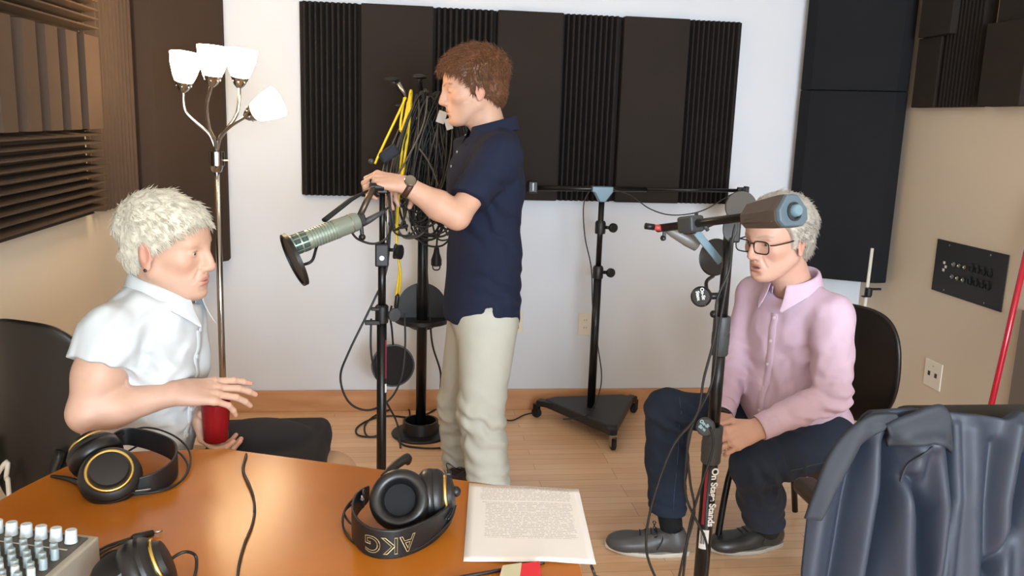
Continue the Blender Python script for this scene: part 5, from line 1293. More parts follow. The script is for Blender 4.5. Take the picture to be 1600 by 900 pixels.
# ---- cable tree behind the navy-shirted person
def cable_tree():
    Y = 3.86; bx = at(655, 670, Y); x_ = at(660, 450, Y).x; tz = at(648, 140, Y).z
    t = thing('cable_stand', 'black round-based stand with tray and hooks, hung full of cables', 'cable stand', (x_, Y, 0))
    MB().lathe([(0, .001), (.135, .001), (.137, .006), (.132, .012), (.085, .018), (.082, .070), (.072, .070), (.070, .024), (0, .022)], (x_, Y, 0), seg=44).build('base', BLACK, t, angle=40)
    MB().cyl((x_, Y, .02), (x_, Y, tz-.1), .024, seg=22).build('post', BLACKM, t, smooth=True)
    zt_ = at(655, 497, Y).z
    MB().lathe([(0, 0), (.118, 0), (.125, .004), (.125, .022), (.120, .022), (.118, .006), (0, .005)], (x_, Y-.03, zt_-.01), seg=40).build('tray', BLACK, t, angle=40)
    MB().lathe([(0, -.003), (.112, -.003), (.112, .003), (0, .003)], (x_, Y+.035, zt_+.045), (0, -1, .05), 40).build('tray_back', BLACK, t, angle=40)
    # hooks
    top = at(660, 190, Y)
    for k_, (px, py, ex, ey, yy) in enumerate(((645, 180, 612, 124, -.10), (652, 175, 655, 120, -.14), (668, 185, 705, 150, -.10), (665, 190, 700, 215, .08), (650, 195, 625, 165, .10))):
        a = Vector((x_, Y, at(px, py, Y).z)); b_ = at(ex, ey, Y+yy)
        hk = MB().tube([a, a.lerp(b_, .5)+Vector((0, 0, -.02)), b_], [.013, .011, .010], 10, n=4).build('hook', BLACK, t, smooth=True)
        MB().ball(b_, .02, 14, (1.6, .9, .55)).build('hook_cap', BLACK if k_ else RUBBER, hk, smooth=True)
    MB().cyl(at(648, 185, Y-.12), at(682, 185, Y-.12), .007).build('peg', STEEL, t)
    MB().tube([at(622, 130, Y-.18), at(640, 158, Y-.16)], [.010, .006], 8).build('silver_hook_end', STEEL, t, smooth=True)
    # hanging cables: each one is a thing
    rng = random.Random(4); yel = mat('yellow_cable', '#e3c51c', .45); gry = mat('grey_cable', '#4b4845', .5)
    for i in range(64):
        fx = rng.uniform(0, 1); sx = 652+fx*62+rng.uniform(-6, 6); sy = 142+abs(fx-.3)*24+rng.uniform(-6, 8); dep = Y-.06-rng.uniform(0, .16)
        w_ = rng.uniform(10, 46); bt = rng.uniform(300, 378) if i % 3 else rng.uniform(250, 330); lean = rng.uniform(-26, 20); cxp = 668+(fx-.5)*56+lean
        ptsL = [at(sx, sy, dep)]
        for q, (u, v) in enumerate(((-.35, .10), (-.75, .35), (-.95, .65), (-.6, .93), (0, 1.0), (.6, .93), (.9, .62), (.65, .32), (.25, .08))):
            ptsL.append(at(sx*(1-v)+cxp*v+u*w_+rng.uniform(-3, 3), sy+(bt-sy)*v, dep+rng.uniform(-.012, .012)))
        ptsL.append(ptsL[0])
        o = MB().tube(ptsL, rng.choice((.0042, .0048, .0056)), 6, n=5).build('hanging_cable', gry if i % 5 == 0 else CABLE, None, smooth=True)
        tag(o, 'black cable hanging in a loop in the dense bundle on the cable stand', 'cable', 'black cables in the bundle on the cable stand')
    ylab = ['yellow cable looped tightly on the front hook of the cable stand', 'yellow cable hanging slantwise to the lower left from the cable stand hook', 'long yellow cable falling below the hands towards the tray of the cable stand']
    yp = [[(642, 142), (636, 170), (630, 215), (624, 262), (628, 276), (634, 240), (640, 190), (643, 145), (640, 150), (637, 200), (632, 250), (628, 268)],
          [(634, 152), (626, 170), (606, 212), (592, 242), (586, 256)],
          [(641, 145), (632, 210), (624, 270), (620, 330), (620, 380), (624, 420), (619, 462), (622, 465), (626, 430), (620, 385), (624, 300), (634, 230), (642, 150)]]
    for q, l_ in zip(yp, ylab): cable(l_, [at(a, b, Y-.20+.01*(k_ % 2)) for k_, (a, b) in enumerate(q)], .0052, 'yellow_cable', mt=yel)
    cable('yellow cable with several strands behind the tight yellow loop', [at(a, b, Y-.185) for a, b in ((632, 152), (626, 190), (627, 205), (634, 180), (637, 160), (631, 220), (622, 255), (621, 290), (628, 300), (633, 250), (640, 165))], .0052, 'yellow_cable', mt=yel)
    cable('grey cable crossing slantwise in front of the black bundle', [at(a, b, Y-.24) for a, b in ((668, 150), (664, 185), (652, 218), (634, 252), (622, 272))], .0045, mt=gry)
    cable('grey cable bending right across the lower bundle', [at(a, b, Y-.24) for a, b in ((655, 232), (668, 250), (680, 275), (684, 290))], .0045, mt=gry)
    for k_, q in enumerate([[(612, 340), (625, 352), (645, 350), (668, 345), (690, 352), (700, 368)], [(640, 350), (652, 372), (670, 384), (690, 384), (705, 372)], [(600, 318), (604, 345), (620, 356), (640, 354)]]):
        cable(['black cable curving under the navy-shirted person\'s forearm', 'black cable sagging across the post of the cable stand', 'black cable bending beside the stand under the wrist'][k_], [at(a, b, Y-.10) for a, b in q], .0045)
    tg = at(690, 183, Y-.25); t5 = MB().box(tg, (.035, .004, .05), Matrix.Rotation(.3, 3, 'Y')).build('paper_tag', mat('tag_white', '#c9cdd2', .6), None, bevel=.001); tag(t5, 'white paper tag tied into the cable bundle beside the navy-shirted person\'s chin', 'tag')
    t5 = MB().box(at(701, 194, Y-.26), (.028, .004, .045), Matrix.Rotation(-.3, 3, 'Y')).build('paper_tag', mat('tag_white', '#c9cdd2', .6), None, bevel=.001); tag(t5, 'pale blue-white tag just below the navy-shirted person\'s chin', 'tag')
    # small lamp-like power brick hanging right of post
    q = at(682, 402, Y-.06); t6 = thing('hanging_plug', 'black bulbous plug hanging beside the post next to the polo shirt', 'plug', tuple(q))
    MB().lathe([(.004, .05), (.010, .045), (.014, .02), (.024, -.01), (.024, -.035), (.016, -.04), (0, -.04)], q, (0, 0, 1), 20).build('plug_body', BLACK, t6, angle=50)
    MB().tube([q+Vector((-.018, 0, -.03)), q+Vector((-.012, 0, -.055)), q+Vector((.012, 0, -.055)), q+Vector((.018, 0, -.03))], .003, 8, n=4).build('wire_loop', BLACK, t6, smooth=True)
    MB().tube([q+Vector((0, 0, .05)), q+Vector((0.005, 0, .14))], .004, 8).build('wire', BLACK, t6)
    for sx_, sy_, lab in ((618, 392, 'black connector hanging beside the clamp of the held microphone stand'), (620, 470, 'black cable connector at the end of the yellow cable beside the tray')):
        a = at(sx_, sy_, Y-.2); o = MB().lathe([(0, -.035), (.007, -.034), (.010, -.025), (.010, .02), (.006, .03), (0, .034)], a, (.1, 0, 1), 16).build('cable_connector', BLACK, None, angle=50); tag(o, lab, 'connector')
    wb = MB(); c = at(636, 345, Y-.12)
    wb.tube([at(632, 338, Y-.12), at(640, 352, Y-.12), at(636, 366, Y-.12)], [.010, .006, .004], 8, n=4); tag(wb.build('cable_tie', mat('tie_white', '#cfc8bd', .7), None, smooth=True), 'whitish strap end tied round cables below the wrist', 'strap')
    # pop filter leaning by the post
    c = at(614, 571, Y-.02); t7 = thing('round_pop_filter', 'round black pop filter hanging against the back wall between the two stands', 'pop filter', tuple(c))
    MB().lathe([(0, -.002), (.096, -.002), (.096, .002), (0, .002)], c, (.05, -1, .1), 40).build('mesh_screen', mat('mesh_black', '#1e1b1c', .9, bump=.03, bscale=900), t7)
    MB().lathe([(.092, -.005), (.099, -.005), (.099, .005), (.092, .005)], c, (.05, -1, .1), 44, closed=True).build('rim', BLACK, t7, angle=40)
    MB().tube([c+Vector((0, 0, .098)), at(612, 512, Y-.03), at(609, 492, Y-.04), at(612, 478, Y-.05)], .0045, 8, n=5).build('gooseneck', BLACK, t7, smooth=True)
    # floor cables
    fl = [[(700, 622), (680, 640), (650, 652), (610, 650), (580, 655), (558, 668), (560, 680), (585, 682), (600, 672)], [(640, 632), (610, 640), (585, 650), (570, 665), (575, 682), (600, 680)], [(690, 700), (660, 700), (630, 695), (622, 680), (640, 650), (636, 634)]]
    for q, lab in zip(fl, ['black cable coiled on the floor in the widest loop left of the round base', 'black cable coiled in the inner loop on the floor left of the round base', 'black cable lying on the floor in front of the round base']):
        cable(lab, [atz(a, b, .0055) for a, b in q], .0045)
    cable('black cable falling down the right side of the cable stand post', [at(a, b, Y-.1) for a, b in ((664, 385), (668, 440), (672, 500), (676, 540), (688, 580), (688, 610))], .0045)
cable_tree()
# ================================================================== CHAIRS
def fr3(f): f = Vector((f[0], f[1], 0)).normalized(); return f, Vector((0, 0, 1)).cross(f)
def stack_chair(name, label, sc_, f, back_c, bw, bh, seat_z=.44, fabric=None, sw=.46, knob_side=None, taper=.10):
    """black stacking chair; sc_: seat centre (x, y); back_c: centre of the backrest"""
    f, l = fr3(f); sc_ = Vector((sc_[0], sc_[1], seat_z)); back_c = Vector(back_c)
    t = thing(name, label, 'chair', (sc_.x, sc_.y, 0)); shell = mat('chair_black_shell', '#15120f', .38, bump=.006, bscale=200)
    R_ = orient(f, (0, 0, 1))
    S = Sdf().u(rbox(sc_+Vector((0, 0, .0)), (.215, sw/2, .022), .020, R_), 0)
    lo, hi = bb([sc_+f*.22+l*sw/2, sc_-f*.22-l*sw/2, sc_+f*.22-l*sw/2, sc_-f*.22+l*sw/2], .05)
    sdf_mesh('seat', [(S, lo, hi, .007)], fabric or shell, t)
    # backrest: curved superellipse panel
    rows = []; n = 22
    def bp(u, v, off=0):
        # u -1..1 across, v -1..1 up
        return back_c+l*(u*bw/2)+Vector((0, 0, v*bh/2))-f*(.05*(1-u*u)-.02*v+off)-f*(.03*v*v*.5)
    ring = []
    N = 44
    for k in range(N):
        a = 2*math.pi*k/N; e = .62 if math.sin(a) > 0 else .75
        ring.append((math.copysign(abs(math.cos(a))**e, math.cos(a))*(1-taper*(math.sin(a) < 0)*abs(math.sin(a))*2.2), math.copysign(abs(math.sin(a))**(.72), math.sin(a))))
    rows = [[bp(u*s_, v*s_) for u, v in ring] for s_ in (.15, .35, .7, .93, 1.0)]
    b = MB().grid(rows, closed=True); b.f.append(tuple(range(N))); b.m.append(0); b.build('backrest', shell, t, smooth=True, solid=.018, bevel=0, sub=1)
    for sg in (-1, 1):
        rr = MB().tube([bp(sg*.66, -.35, .026), bp(sg*.64, -.95, .026), sc_-f*.20+l*sg*(sw/2-.01)+Vector((0, 0, -.01)), sc_-f*.16+l*sg*(sw/2-.005)+Vector((0, 0, -.05))], .0115, 12, n=5).build('back_support', BLACKM, t, smooth=True)
        MB().tube([sc_-f*.15+l*sg*(sw/2)+Vector((0, 0, -.03)), sc_-f*.24+l*sg*(sw/2+.01)+Vector((0, 0, -seat_z+.012))], .0115, 12).build('leg', BLACKM, t, smooth=True)
        MB().tube([sc_-f*.12+l*sg*(sw/2-.01)+Vector((0, 0, -.03)), sc_+f*.17+l*sg*(sw/2-.01)+Vector((0, 0, -.035)), sc_+f*.24+l*sg*(sw/2)+Vector((0, 0, -seat_z+.012))], .0115, 12, n=6).build('leg', BLACKM, t, smooth=True)
    if knob_side is not None:
        q = bp(knob_side*1.02, -.1, .02); MB().cyl(q, q+l*knob_side*.03, .006).build('bolt', BLACK, t)
    return t
bkP = at(1330, 584, 2.80)
stack_chair('stacking_chair', 'black plastic chair under the lilac-shirted person', (1.43, 2.62), (-.86, -.50), (bkP.x-.03, bkP.y+.02, .64), .44, .44, .395,
            mat('brown_seat_fabric', '#4a4033', .95, bump=.02, bscale=300), knob_side=-1)
bkW = at(68, 632, 2.06)
stack_chair('stacking_chair', 'dark rounded-back plastic chair behind the white-bloused person at the left wall', (bkW.x+.12, bkW.y+.20), (.42, .90), (bkW.x, bkW.y, bkW.z), .33, .43, .38, taper=.20)
# metal lower end of the leg seen at the table edge is part of the frame

# ---- office chair with the jacket
JY = 1.38
def jacket_chair():
    t = thing('office_chair', 'black office chair in the right foreground, mostly hidden under a dark jacket', 'chair', (1.10, 1.75, 0)); B2 = mat('chair_fabric', '#25241f', .9, bump=.02, bscale=300)
    bc = Vector((1.17, 1.51, .722)); S = Sdf().u(rbox(bc, (.200, .028, .215), .027, orient((1, 0, 0), (0, .06, 1))), 0)
    sdf_mesh('backrest', [(S, A(bc)-.32, A(bc)+.32, .009)], B2, t)
    s0 = Vector((1.27, 1.80, .45)); S = Sdf().u(rbox(s0, (.20, .23, .035), .03), 0); sdf_mesh('seat', [(S, A(s0)-.3, A(s0)+.3, .009)], B2, t)
    MB().tube([(1.20, 1.545, .66), (1.24, 1.60, .46), (1.26, 1.70, .42)], .018, 12, n=6).build('back_bar', BLACK, t, smooth=True)
    for k_, ax_ in enumerate((at(1268, 800, 1.72).x-.01, 1.46)):
        y0_ = 1.72; S = Sdf().u(rbox(Vector((ax_+.030, y0_+.02, .645)), (.030, .075, .020), .018), 0)
        arm = sdf_mesh('armrest', [(S, A((ax_-.04, y0_-.10, .60)), A((ax_+.09, y0_+.14, .69)), .006)], mat('arm_brown_black', '#2b211b', .45), t)
        MB().tube([(ax_+.05, y0_+.02, .635), (ax_+.06, y0_+.03, .47), (ax_+(.16 if not k_ else -.05), y0_+.07, .42)], .013, 10, n=6).build('arm_post', BLACK, arm, smooth=True)
    MB().cyl((1.27, 1.80, .08), (1.27, 1.80, .42), .025, seg=18).build('gas_column', BLACKM, t, smooth=True)
    for k_ in range(5):
        a = 2*math.pi*k_/5+.3; e_ = Vector((1.27+.25*math.cos(a), 1.80+.25*math.sin(a), .07)); lg = MB().tube([(1.27, 1.80, .095), e_], [.022, .014], 10).build('leg', BLACK, t, smooth=True)
        MB().lathe([(0, -.018), (.026, -.018), (.026, .018), (0, .018)], (e_.x, e_.y, .028), (math.sin(a), -math.cos(a), 0), 16).build('caster', BLACK, lg, angle=40)
jacket_chair()
def poly_sd(poly):
    Pn = np.array(poly)
    def f(X, Z):
        d = np.full(X.shape, 1e9); ins = np.zeros(X.shape, bool)
        for i in range(len(Pn)):
            a = Pn[i]; b = Pn[(i+1) % len(Pn)]; e = b-a; wx = X-a[0]; wz = Z-a[1]; t = np.clip((wx*e[0]+wz*e[1])/(e@e), 0, 1)
            d = np.minimum(d, (wx-e[0]*t)**2+(wz-e[1]*t)**2)
            c = ((a[1] > Z) != (b[1] > Z)) & (X < (b[0]-a[0])*(Z-a[1])/(b[1]-a[1]+1e-12)+a[0]); ins ^= c
        d = np.sqrt(d); return np.where(ins, -d, d)
    return f
def jacket():
    def w2(p): q = at(p[0], p[1], JY); return (q.x, q.z)
    body = poly_sd([w2(p) for p in ((1225, 1010), (1243, 890), (1262, 795), (1292, 722), (1330, 670), (1372, 650), (1440, 646), (1490, 652), (1540, 656), (1578, 662), (1600, 650), (1640, 655), (1690, 700), (1700, 1010))])
    fl = [(((1345, 672), (1292, 760), (1262, 900)), 16, .018), (((1350, 700), (1326, 790), (1300, 910)), 12, -.026), (((1375, 672), (1368, 750), (1335, 900)), 14, .020),
          (((1392, 692), (1386, 765), (1352, 905)), 12, -.036), (((1432, 700), (1408, 790), (1398, 910)), 19, .036), (((1418, 744), (1440, 800), (1436, 905)), 11, -.030),
          (((1462, 690), (1468, 790), (1452, 905)), 15, .030), (((1488, 662), (1482, 780), (1456, 905)), 5, -.020), (((1500, 670), (1496, 780), (1474, 905)), 7, .008), (((1528, 676), (1515, 905)), 18, .014),
          (((1560, 700), (1540, 800), (1530, 905)), 12, -.014), (((1595, 668), (1566, 780), (1552, 905)), 14, .022), (((1606, 720), (1580, 820), (1536, 890)), 9, -.022), (((1620, 740), (1600, 905)), 18, .02), (((1424, 690), (1452, 686)), 12, .012)]
    segs = []
    for ps, w_, a_ in fl:
        q = [w2(p) for p in ps]
        segs.append(([(np.array(q[i]), np.array(q[i+1])) for i in range(len(q)-1)], w_*.00122, a_))
    def yc(X, Z):
        y = JY+.02+.00*X; y = y-(.95-Z)*.10
        y = y+1.1*np.clip(.86-X, 0, 1)**2
        for sg, w_, a_ in segs:
            d = np.full(X.shape, 1e9)
            for a, b in sg:
                e = b-a; t = np.clip(((X-a[0])*e[0]+(Z-a[1])*e[1])/(e@e), 0, 1); d = np.minimum(d, np.hypot(X-a[0]-e[0]*t, Z-a[1]-e[1]*t))
            y = y-a_*np.exp(-(d/w_)**2)
        return y
    jm = mat('charcoal_blue_wool', '#252e3d', .55, var=.04, vscale=30, bump=.012, bscale=500, fold=.006, fscale=6)
    o = thing('jacket', 'dark blue-grey suit jacket draped over the office chair in the right foreground', 'jacket', (1.1, 1.38, .35))
    LX = ([640, 650, 670, 722, 795, 890, 1010], [1392, 1372, 1332, 1296, 1268, 1252, 1240]); TY = ([1372, 1440, 1490, 1540, 1578, 1600, 1640, 1700], [650, 646, 652, 656, 662, 651, 655, 690])
    rows = []; NU = 170; NV = 130
    def P_(u, v):
        y0_ = 1372+(1700-1372)*u; yt = np.interp(y0_, *TY); y = yt*(1-v)+1010*v
        yl = 650*(1-v)+1010*v; xl = np.interp(yl, *LX); x = xl+(1705-xl)*u; return x, y
    top = []
    for iv in range(NV+1):
        v = (iv/NV)**1.15; r_ = []
        for iu in range(NU+1):
            px, py = P_(iu/NU, v); X, Z = w2((px, py)); Y = float(yc(np.array([X]), np.array([Z]))[0]); r_.append(Vector((X, Y, Z)))
        rows.append(r_)
    back = []
    for dy, dz in ((.085, -.36), (.080, -.18), (.070, -.085), (.052, -.045), (.030, -.018), (.012, -.003)):
        back.append([Vector((p.x, p.y*.5+(JY+.02)*.5+dy, p.z+dz)) for p in rows[0]])
    MB().grid(back+rows).build('jacket_body', jm, o, smooth=True, solid=.006, fix=False)
    def layer(name, pts, lift, m, n=26):
        """cloth piece lying on the jacket: pts = two edges of equal length"""
        A_, B_ = pts; A_ = smooth_path([(a, b, 0) for a, b in A_], 8); B_ = smooth_path([(a, b, 0) for a, b in B_], 8); k_ = min(len(A_), len(B_)); rws = []
        for i in range(11):
            t_ = i/10; r_ = []
            for j in range(k_):
                p = A_[j].lerp(B_[j], t_); X, Z = w2((p.x, p.y)); Zc = min(Z, .955); Y = float(yc(np.array([X]), np.array([Zc]))[0])
                flat_ = JY+.02-(.95-Zc)*.10-.012
                r_.append(Vector((X, Y*.55+flat_*.45-lift*(1 if 0 < i < 10 else .75), Z)))
            rws.append(r_)
        MB().grid(rws).build(name, m, o, smooth=True, solid=.006, fix=False)
    jm2 = mat('charcoal_blue_wool_collar', '#242a34', .7, var=.04, vscale=30, bump=.012, bscale=500)
    layer('collar', ([(1380, 662), (1420, 647), (1466, 632), (1484, 650)], [(1392, 700), (1422, 690), (1458, 688), (1488, 708)]), .020, jm2)
    layer('lapel', ([(1256, 808), (1290, 722), (1328, 670), (1366, 648), (1400, 648)], [(1276, 806), (1312, 742), (1348, 690), (1378, 668), (1412, 660)]), .014, jm2)
    MB().tube([Vector((w2(p)[0], float(yc(np.array([w2(p)[0]]), np.array([w2(p)[1]]))[0])-.006, w2(p)[1])) for p in ((1444, 690), (1428, 700), (1412, 722), (1404, 750))], .0022, 6, n=6).build('sleeve_seam', jm2, o, smooth=True)
jacket()

# ================================================================== THINGS ON THE TABLE
def ellR(c, rx, ry, axis, hint):
    return None
PADM = mat('black_leatherette', '#141517', .33, bump=.006, bscale=120); BAND = mat('headband_black', '#141517', .42, bump=.005, bscale=120); GOLD = mat('gold_trim', '#d9bd72', .25, metal=1.0)
def cup(parent, c, axis, r, gold=True, up=(0, 0, 1), depth=1.0):
    """closed-back round headphone cup; axis points outwards"""
    ax = Vector(axis).normalized(); c = Vector(c)
    pd = MB().lathe([(r*.52, -.010), (r*.60, -.024*depth), (r*.80, -.030*depth), (r*.98, -.022*depth), (r*1.02, -.010), (r*.98, .0), (r*.52, .0)], c, ax, 40, closed=True).build('ear_pad', PADM, parent, smooth=True)
    MB().lathe([(0, -.010), (r*.62, -.010), (r*.62, -.006), (0, -.006)], c, ax, 30).build('speaker_cloth', mat('speaker_cloth', '#0f1114', .9), pd)
    sh = MB().lathe([(r*.98, 0), (r*.97, .006), (r*.86, .014), (r*.70, .018), (r*.68, .022), (r*.60, .030), (r*.3, .033), (0, .033)], c, ax, 40).build('ear_cup', BLACK, parent, angle=30)
    if gold:
        MB().lathe([(r*.70, .015), (r*.775, .0165), (r*.77, .021), (r*.72, .0228), (r*.70, .022)], c, ax, 44).build('gold_ring', GOLD, sh, smooth=True)
    return sh
def headphones(label, strap, cups, wires, height, text=None, extra=None, name='headphones'):
    base = sum((Vector(c[0]) for c in cups), Vector())/len(cups)
    t = thing(name, label, 'headphones', (base.x, base.y, ZT), 'headphones on the table')
    for c in cups: cup(t, *c)
    P_ = smooth_path(strap, 8); n = len(P_); rows = []
    for i, p in enumerate(P_):
        s_ = i/(n-1); hh = height*(.45+.55*math.sin(math.pi*s_)**.5) if 0 < s_ < 1 else height*.45
        rows.append([Vector((p.x, p.y, p.z+hh*v)) for v in (-.5, -.45, -.2, 0, .2, .45, .5)])
    MB().grid(rows).build('headband', BAND, t, smooth=True, solid=.004, fix=False)
    for w_ in wires: MB().tube(w_, .0021, 8, n=8).build('spring_wire', BLACK, t, smooth=True)
    return t
Zt = ZT
# pair on the left, lying on its side
c1, c2 = atz(172, 742, Zt+.042), atz(146, 706, Zt+.050)
t = headphones('black headphones with gold ring on the left side of the table',
    [atz(172, 690, Zt+.050), atz(200, 682, Zt+.050), atz(240, 690, Zt+.045), atz(272, 706, Zt+.035), atz(274, 730, Zt+.026), atz(248, 752, Zt+.020), atz(205, 764, Zt+.015), atz(165, 768, Zt+.014)],
    [(c1, (.18, -.66, .72), .056), (c2, (-.55, .50, .55), .052)],
    [[atz(176, 684, Zt+.06), atz(225, 668, Zt+.055), atz(270, 680, Zt+.045), atz(296, 706, Zt+.020), atz(292, 740, Zt+.006), atz(262, 764, Zt+.004), atz(205, 772, Zt+.006), atz(160, 772, Zt+.010)],
     [atz(200, 705, Zt+.03), atz(235, 690, Zt+.03), atz(275, 704, Zt+.018), atz(294, 730, Zt+.006), atz(275, 757, Zt+.004), atz(230, 768, Zt+.004), atz(180, 770, Zt+.008)]], .046)
hb = atz(158, 766, Zt+.016); MB().lathe([(0, 0), (.012, 0), (.013, .003), (.011, .005), (0, .005)], hb, (.1, -.75, .66), 24).build('gold_cap', GOLD, t, angle=40)
MB().tube([atz(80, 744, Zt+.006), atz(105, 748, Zt+.007), atz(130, 757, Zt+.010), atz(157, 766, Zt+.020)], [.003, .005, .007, .007], 10, n=5).build('cable_boot', BLACK, t, smooth=True)
for k_ in range(3):
    MB().tube([atz(172+3*k_, 762+3*k_, Zt+.010+.004*(2-k_)), atz(200, 765+3*k_, Zt+.012), atz(236, 762+2*k_, Zt+.014)], .0016, 6, n=4).build('slider_wire', STEEL if k_ == 1 else BLACK, t, smooth=True)
MB().cyl(atz(199, 758, Zt+.016), atz(199, 769, Zt+.012), .0022).build('slider_pin', STEEL, t)
# pair in the middle
ca, cb = atz(626, 782, Zt+.055), atz(682, 775, Zt+.052)
t = headphones('black headphones with lettered headband in the middle of the table beside the paper',
    [atz(576, 770, Zt+.045), atz(556, 790, Zt+.040), atz(552, 820, Zt+.032), atz(575, 845, Zt+.027), atz(620, 850, Zt+.025), atz(668, 832, Zt+.026), atz(698, 808, Zt+.030), atz(710, 785, Zt+.038)],
    [(ca, (.10, .80, -.50), .0535), (cb, (.96, -.10, .12), .050)],
    [[atz(576, 760, Zt+.05), atz(543, 790, Zt+.035), atz(536, 822, Zt+.008), atz(556, 850, Zt+.004), atz(600, 867, Zt+.004), atz(655, 856, Zt+.006), atz(700, 818, Zt+.02), atz(712, 790, Zt+.035)],
     [atz(552, 786, Zt+.04), atz(538, 800, Zt+.02), atz(545, 815, Zt+.012), atz(556, 822, Zt+.02)]], .052)
tx = atz(606, 852, Zt+.026)
d_ = (atz(575, 848, Zt+.026)-atz(645, 848, Zt+.026)).normalized(); n_ = Vector((d_.y, -d_.x, 0)); 
if n_.y > 0: n_ = -n_
q0 = atz(600, 851, Zt+.028)+n_*.006
def bandtext(t, s, c, xdir, size):
    cu = bpy.data.curves.new('x', 'FONT'); cu.body = s; cu.size = size; cu.align_x = 'CENTER'; cu.align_y = 'CENTER'; cu.space_character = 1.05
    cu.fill_mode = 'NONE'; cu.bevel_depth = .0007; cu.bevel_resolution = 0
    tmp = bpy.data.objects.new('x', cu); COL.objects.link(tmp); dg = bpy.context.evaluated_depsgraph_get(); me = bpy.data.meshes.new_from_object(tmp.evaluated_get(dg)); bpy.data.objects.remove(tmp)
    strap = smooth_path([atz(576, 770, Zt+.045), atz(556, 790, Zt+.040), atz(552, 820, Zt+.032), atz(575, 845, Zt+.027), atz(620, 850, Zt+.025), atz(668, 832, Zt+.026), atz(698, 808, Zt+.030), atz(710, 785, Zt+.038)], 16)
    L = [0]
    for i in range(1, len(strap)): L.append(L[-1]+(strap[i]-strap[i-1]).length)
    for v in me.vertices:
        # run along the strap, upside down
        s_ = c-v.co.x; i = int(np.searchsorted(L, s_)); i = min(max(i, 1), len(L)-1); p = strap[i-1].lerp(strap[i], (s_-L[i-1])/(L[i]-L[i-1]))
        dd = (strap[i]-strap[i-1]); dd.z = 0; dd.normalize(); nn = Vector((dd.y, -dd.x, 0)); v.co = p+nn*.0034-Vector((0, 0, v.co.y))
    me.materials.clear(); me.materials.append(mat('gold_outline', '#c9b98a', .4, metal=.5)); return link('band_lettering', me, t)
bandtext(t, 'AKG', .203, None, .042)
MB().box(atz(700, 748, Zt+.075), (.012, .02, .03)).build('hinge', BLACK, t, bevel=.003)
MB().ball(atz(712, 768, Zt+.055), .010, 12).build('hinge_cap', BLACK, t, smooth=True)
for k_ in range(3): MB().tube([atz(697+4*k_, 770, Zt+.06), atz(702+3*k_, 795, Zt+.04), atz(692+4*k_, 812, Zt+.03)], .0020, 6, n=4).build('slider_wire', BLACK, t, smooth=True)
MB().box(atz(568, 778, Zt+.05), (.004, .022, .03)).build('strap_tab', BLACK, t, bevel=.002); MB().cyl(atz(566, 776, Zt+.055), atz(566, 780, Zt+.055), .003).build('rivet', STEEL, t)
MB().tube([atz(598, 745, Zt+.06), atz(618, 727, Zt+.07), atz(636, 716, Zt+.075), atz(637, 724, Zt+.060)], [.005, .009, .010, .005], 10, n=4).build('cable_boot', BLACK, t, smooth=True)
# pair at the bottom edge
c1 = atz(190, 905, Zt+.045); c2 = atz(232, 890, Zt+.052)
t = headphones('black headphones at the bottom edge of the picture beside the mixer, cut by the frame',
    [atz(150, 905, Zt+.04), atz(160, 925, Zt+.04), atz(200, 960, Zt+.04), atz(250, 950, Zt+.04), atz(280, 915, Zt+.04)],
    [(c1, (-.30, -.25, .90), .052), (c2, (.80, .20, .35), .052)], [[atz(290, 905, Zt+.02), atz(296, 930, Zt+.01), atz(270, 965, Zt+.01)]], .035)
cable('black headphone cable arching over the table right of the bottom headphones', [atz(262, 880, Zt+.02), atz(272, 870, Zt+.03), atz(290, 862, Zt+.035), atz(305, 868, Zt+.02), atz(307, 885, Zt+.008), atz(303, 905, Zt+.004)], .0026, 'headphone_cable')
cable('thin black cable looping between the mixer corner and the bottom headphones', [atz(225, 862, Zt+.03), atz(195, 858, Zt+.035), atz(165, 866, Zt+.02), atz(145, 888, Zt+.008), atz(130, 905, Zt+.004)], .0020, 'headphone_cable')
cable('second thin black cable crossing beside the bottom headphones', [atz(200, 860, Zt+.04), atz(180, 870, Zt+.04), atz(165, 888, Zt+.02), atz(155, 905, Zt+.01)], .0020, 'headphone_cable')
# jack plug cable
a, b_ = atz(254, 829, Zt+.006), atz(205, 841, Zt+.007)
t = thing('plug_cable', 'black cable ending in a small silver jack plug lying right of the mixer', 'cable', tuple(b_))
MB().tube([b_, b_.lerp(a, .08), b_.lerp(a, .70)], [.0035, .0062, .0055], 12).build('plug_grip', BLACK, t, smooth=True)
MB().tube([b_.lerp(a, .70), b_.lerp(a, .93), b_.lerp(a, 1.0)], [.0022, .0022, .0008], 10).build('jack_tip', STEEL, t, smooth=True)
for k_ in (-1, 1): MB().tube([b_, atz(182, 850+2*k_, Zt+.006), atz(160, 860+3*k_, Zt+.006), atz(138, 876+3*k_, Zt+.005)], .0024, 8, n=5).build('cable', CABLE, t, smooth=True)
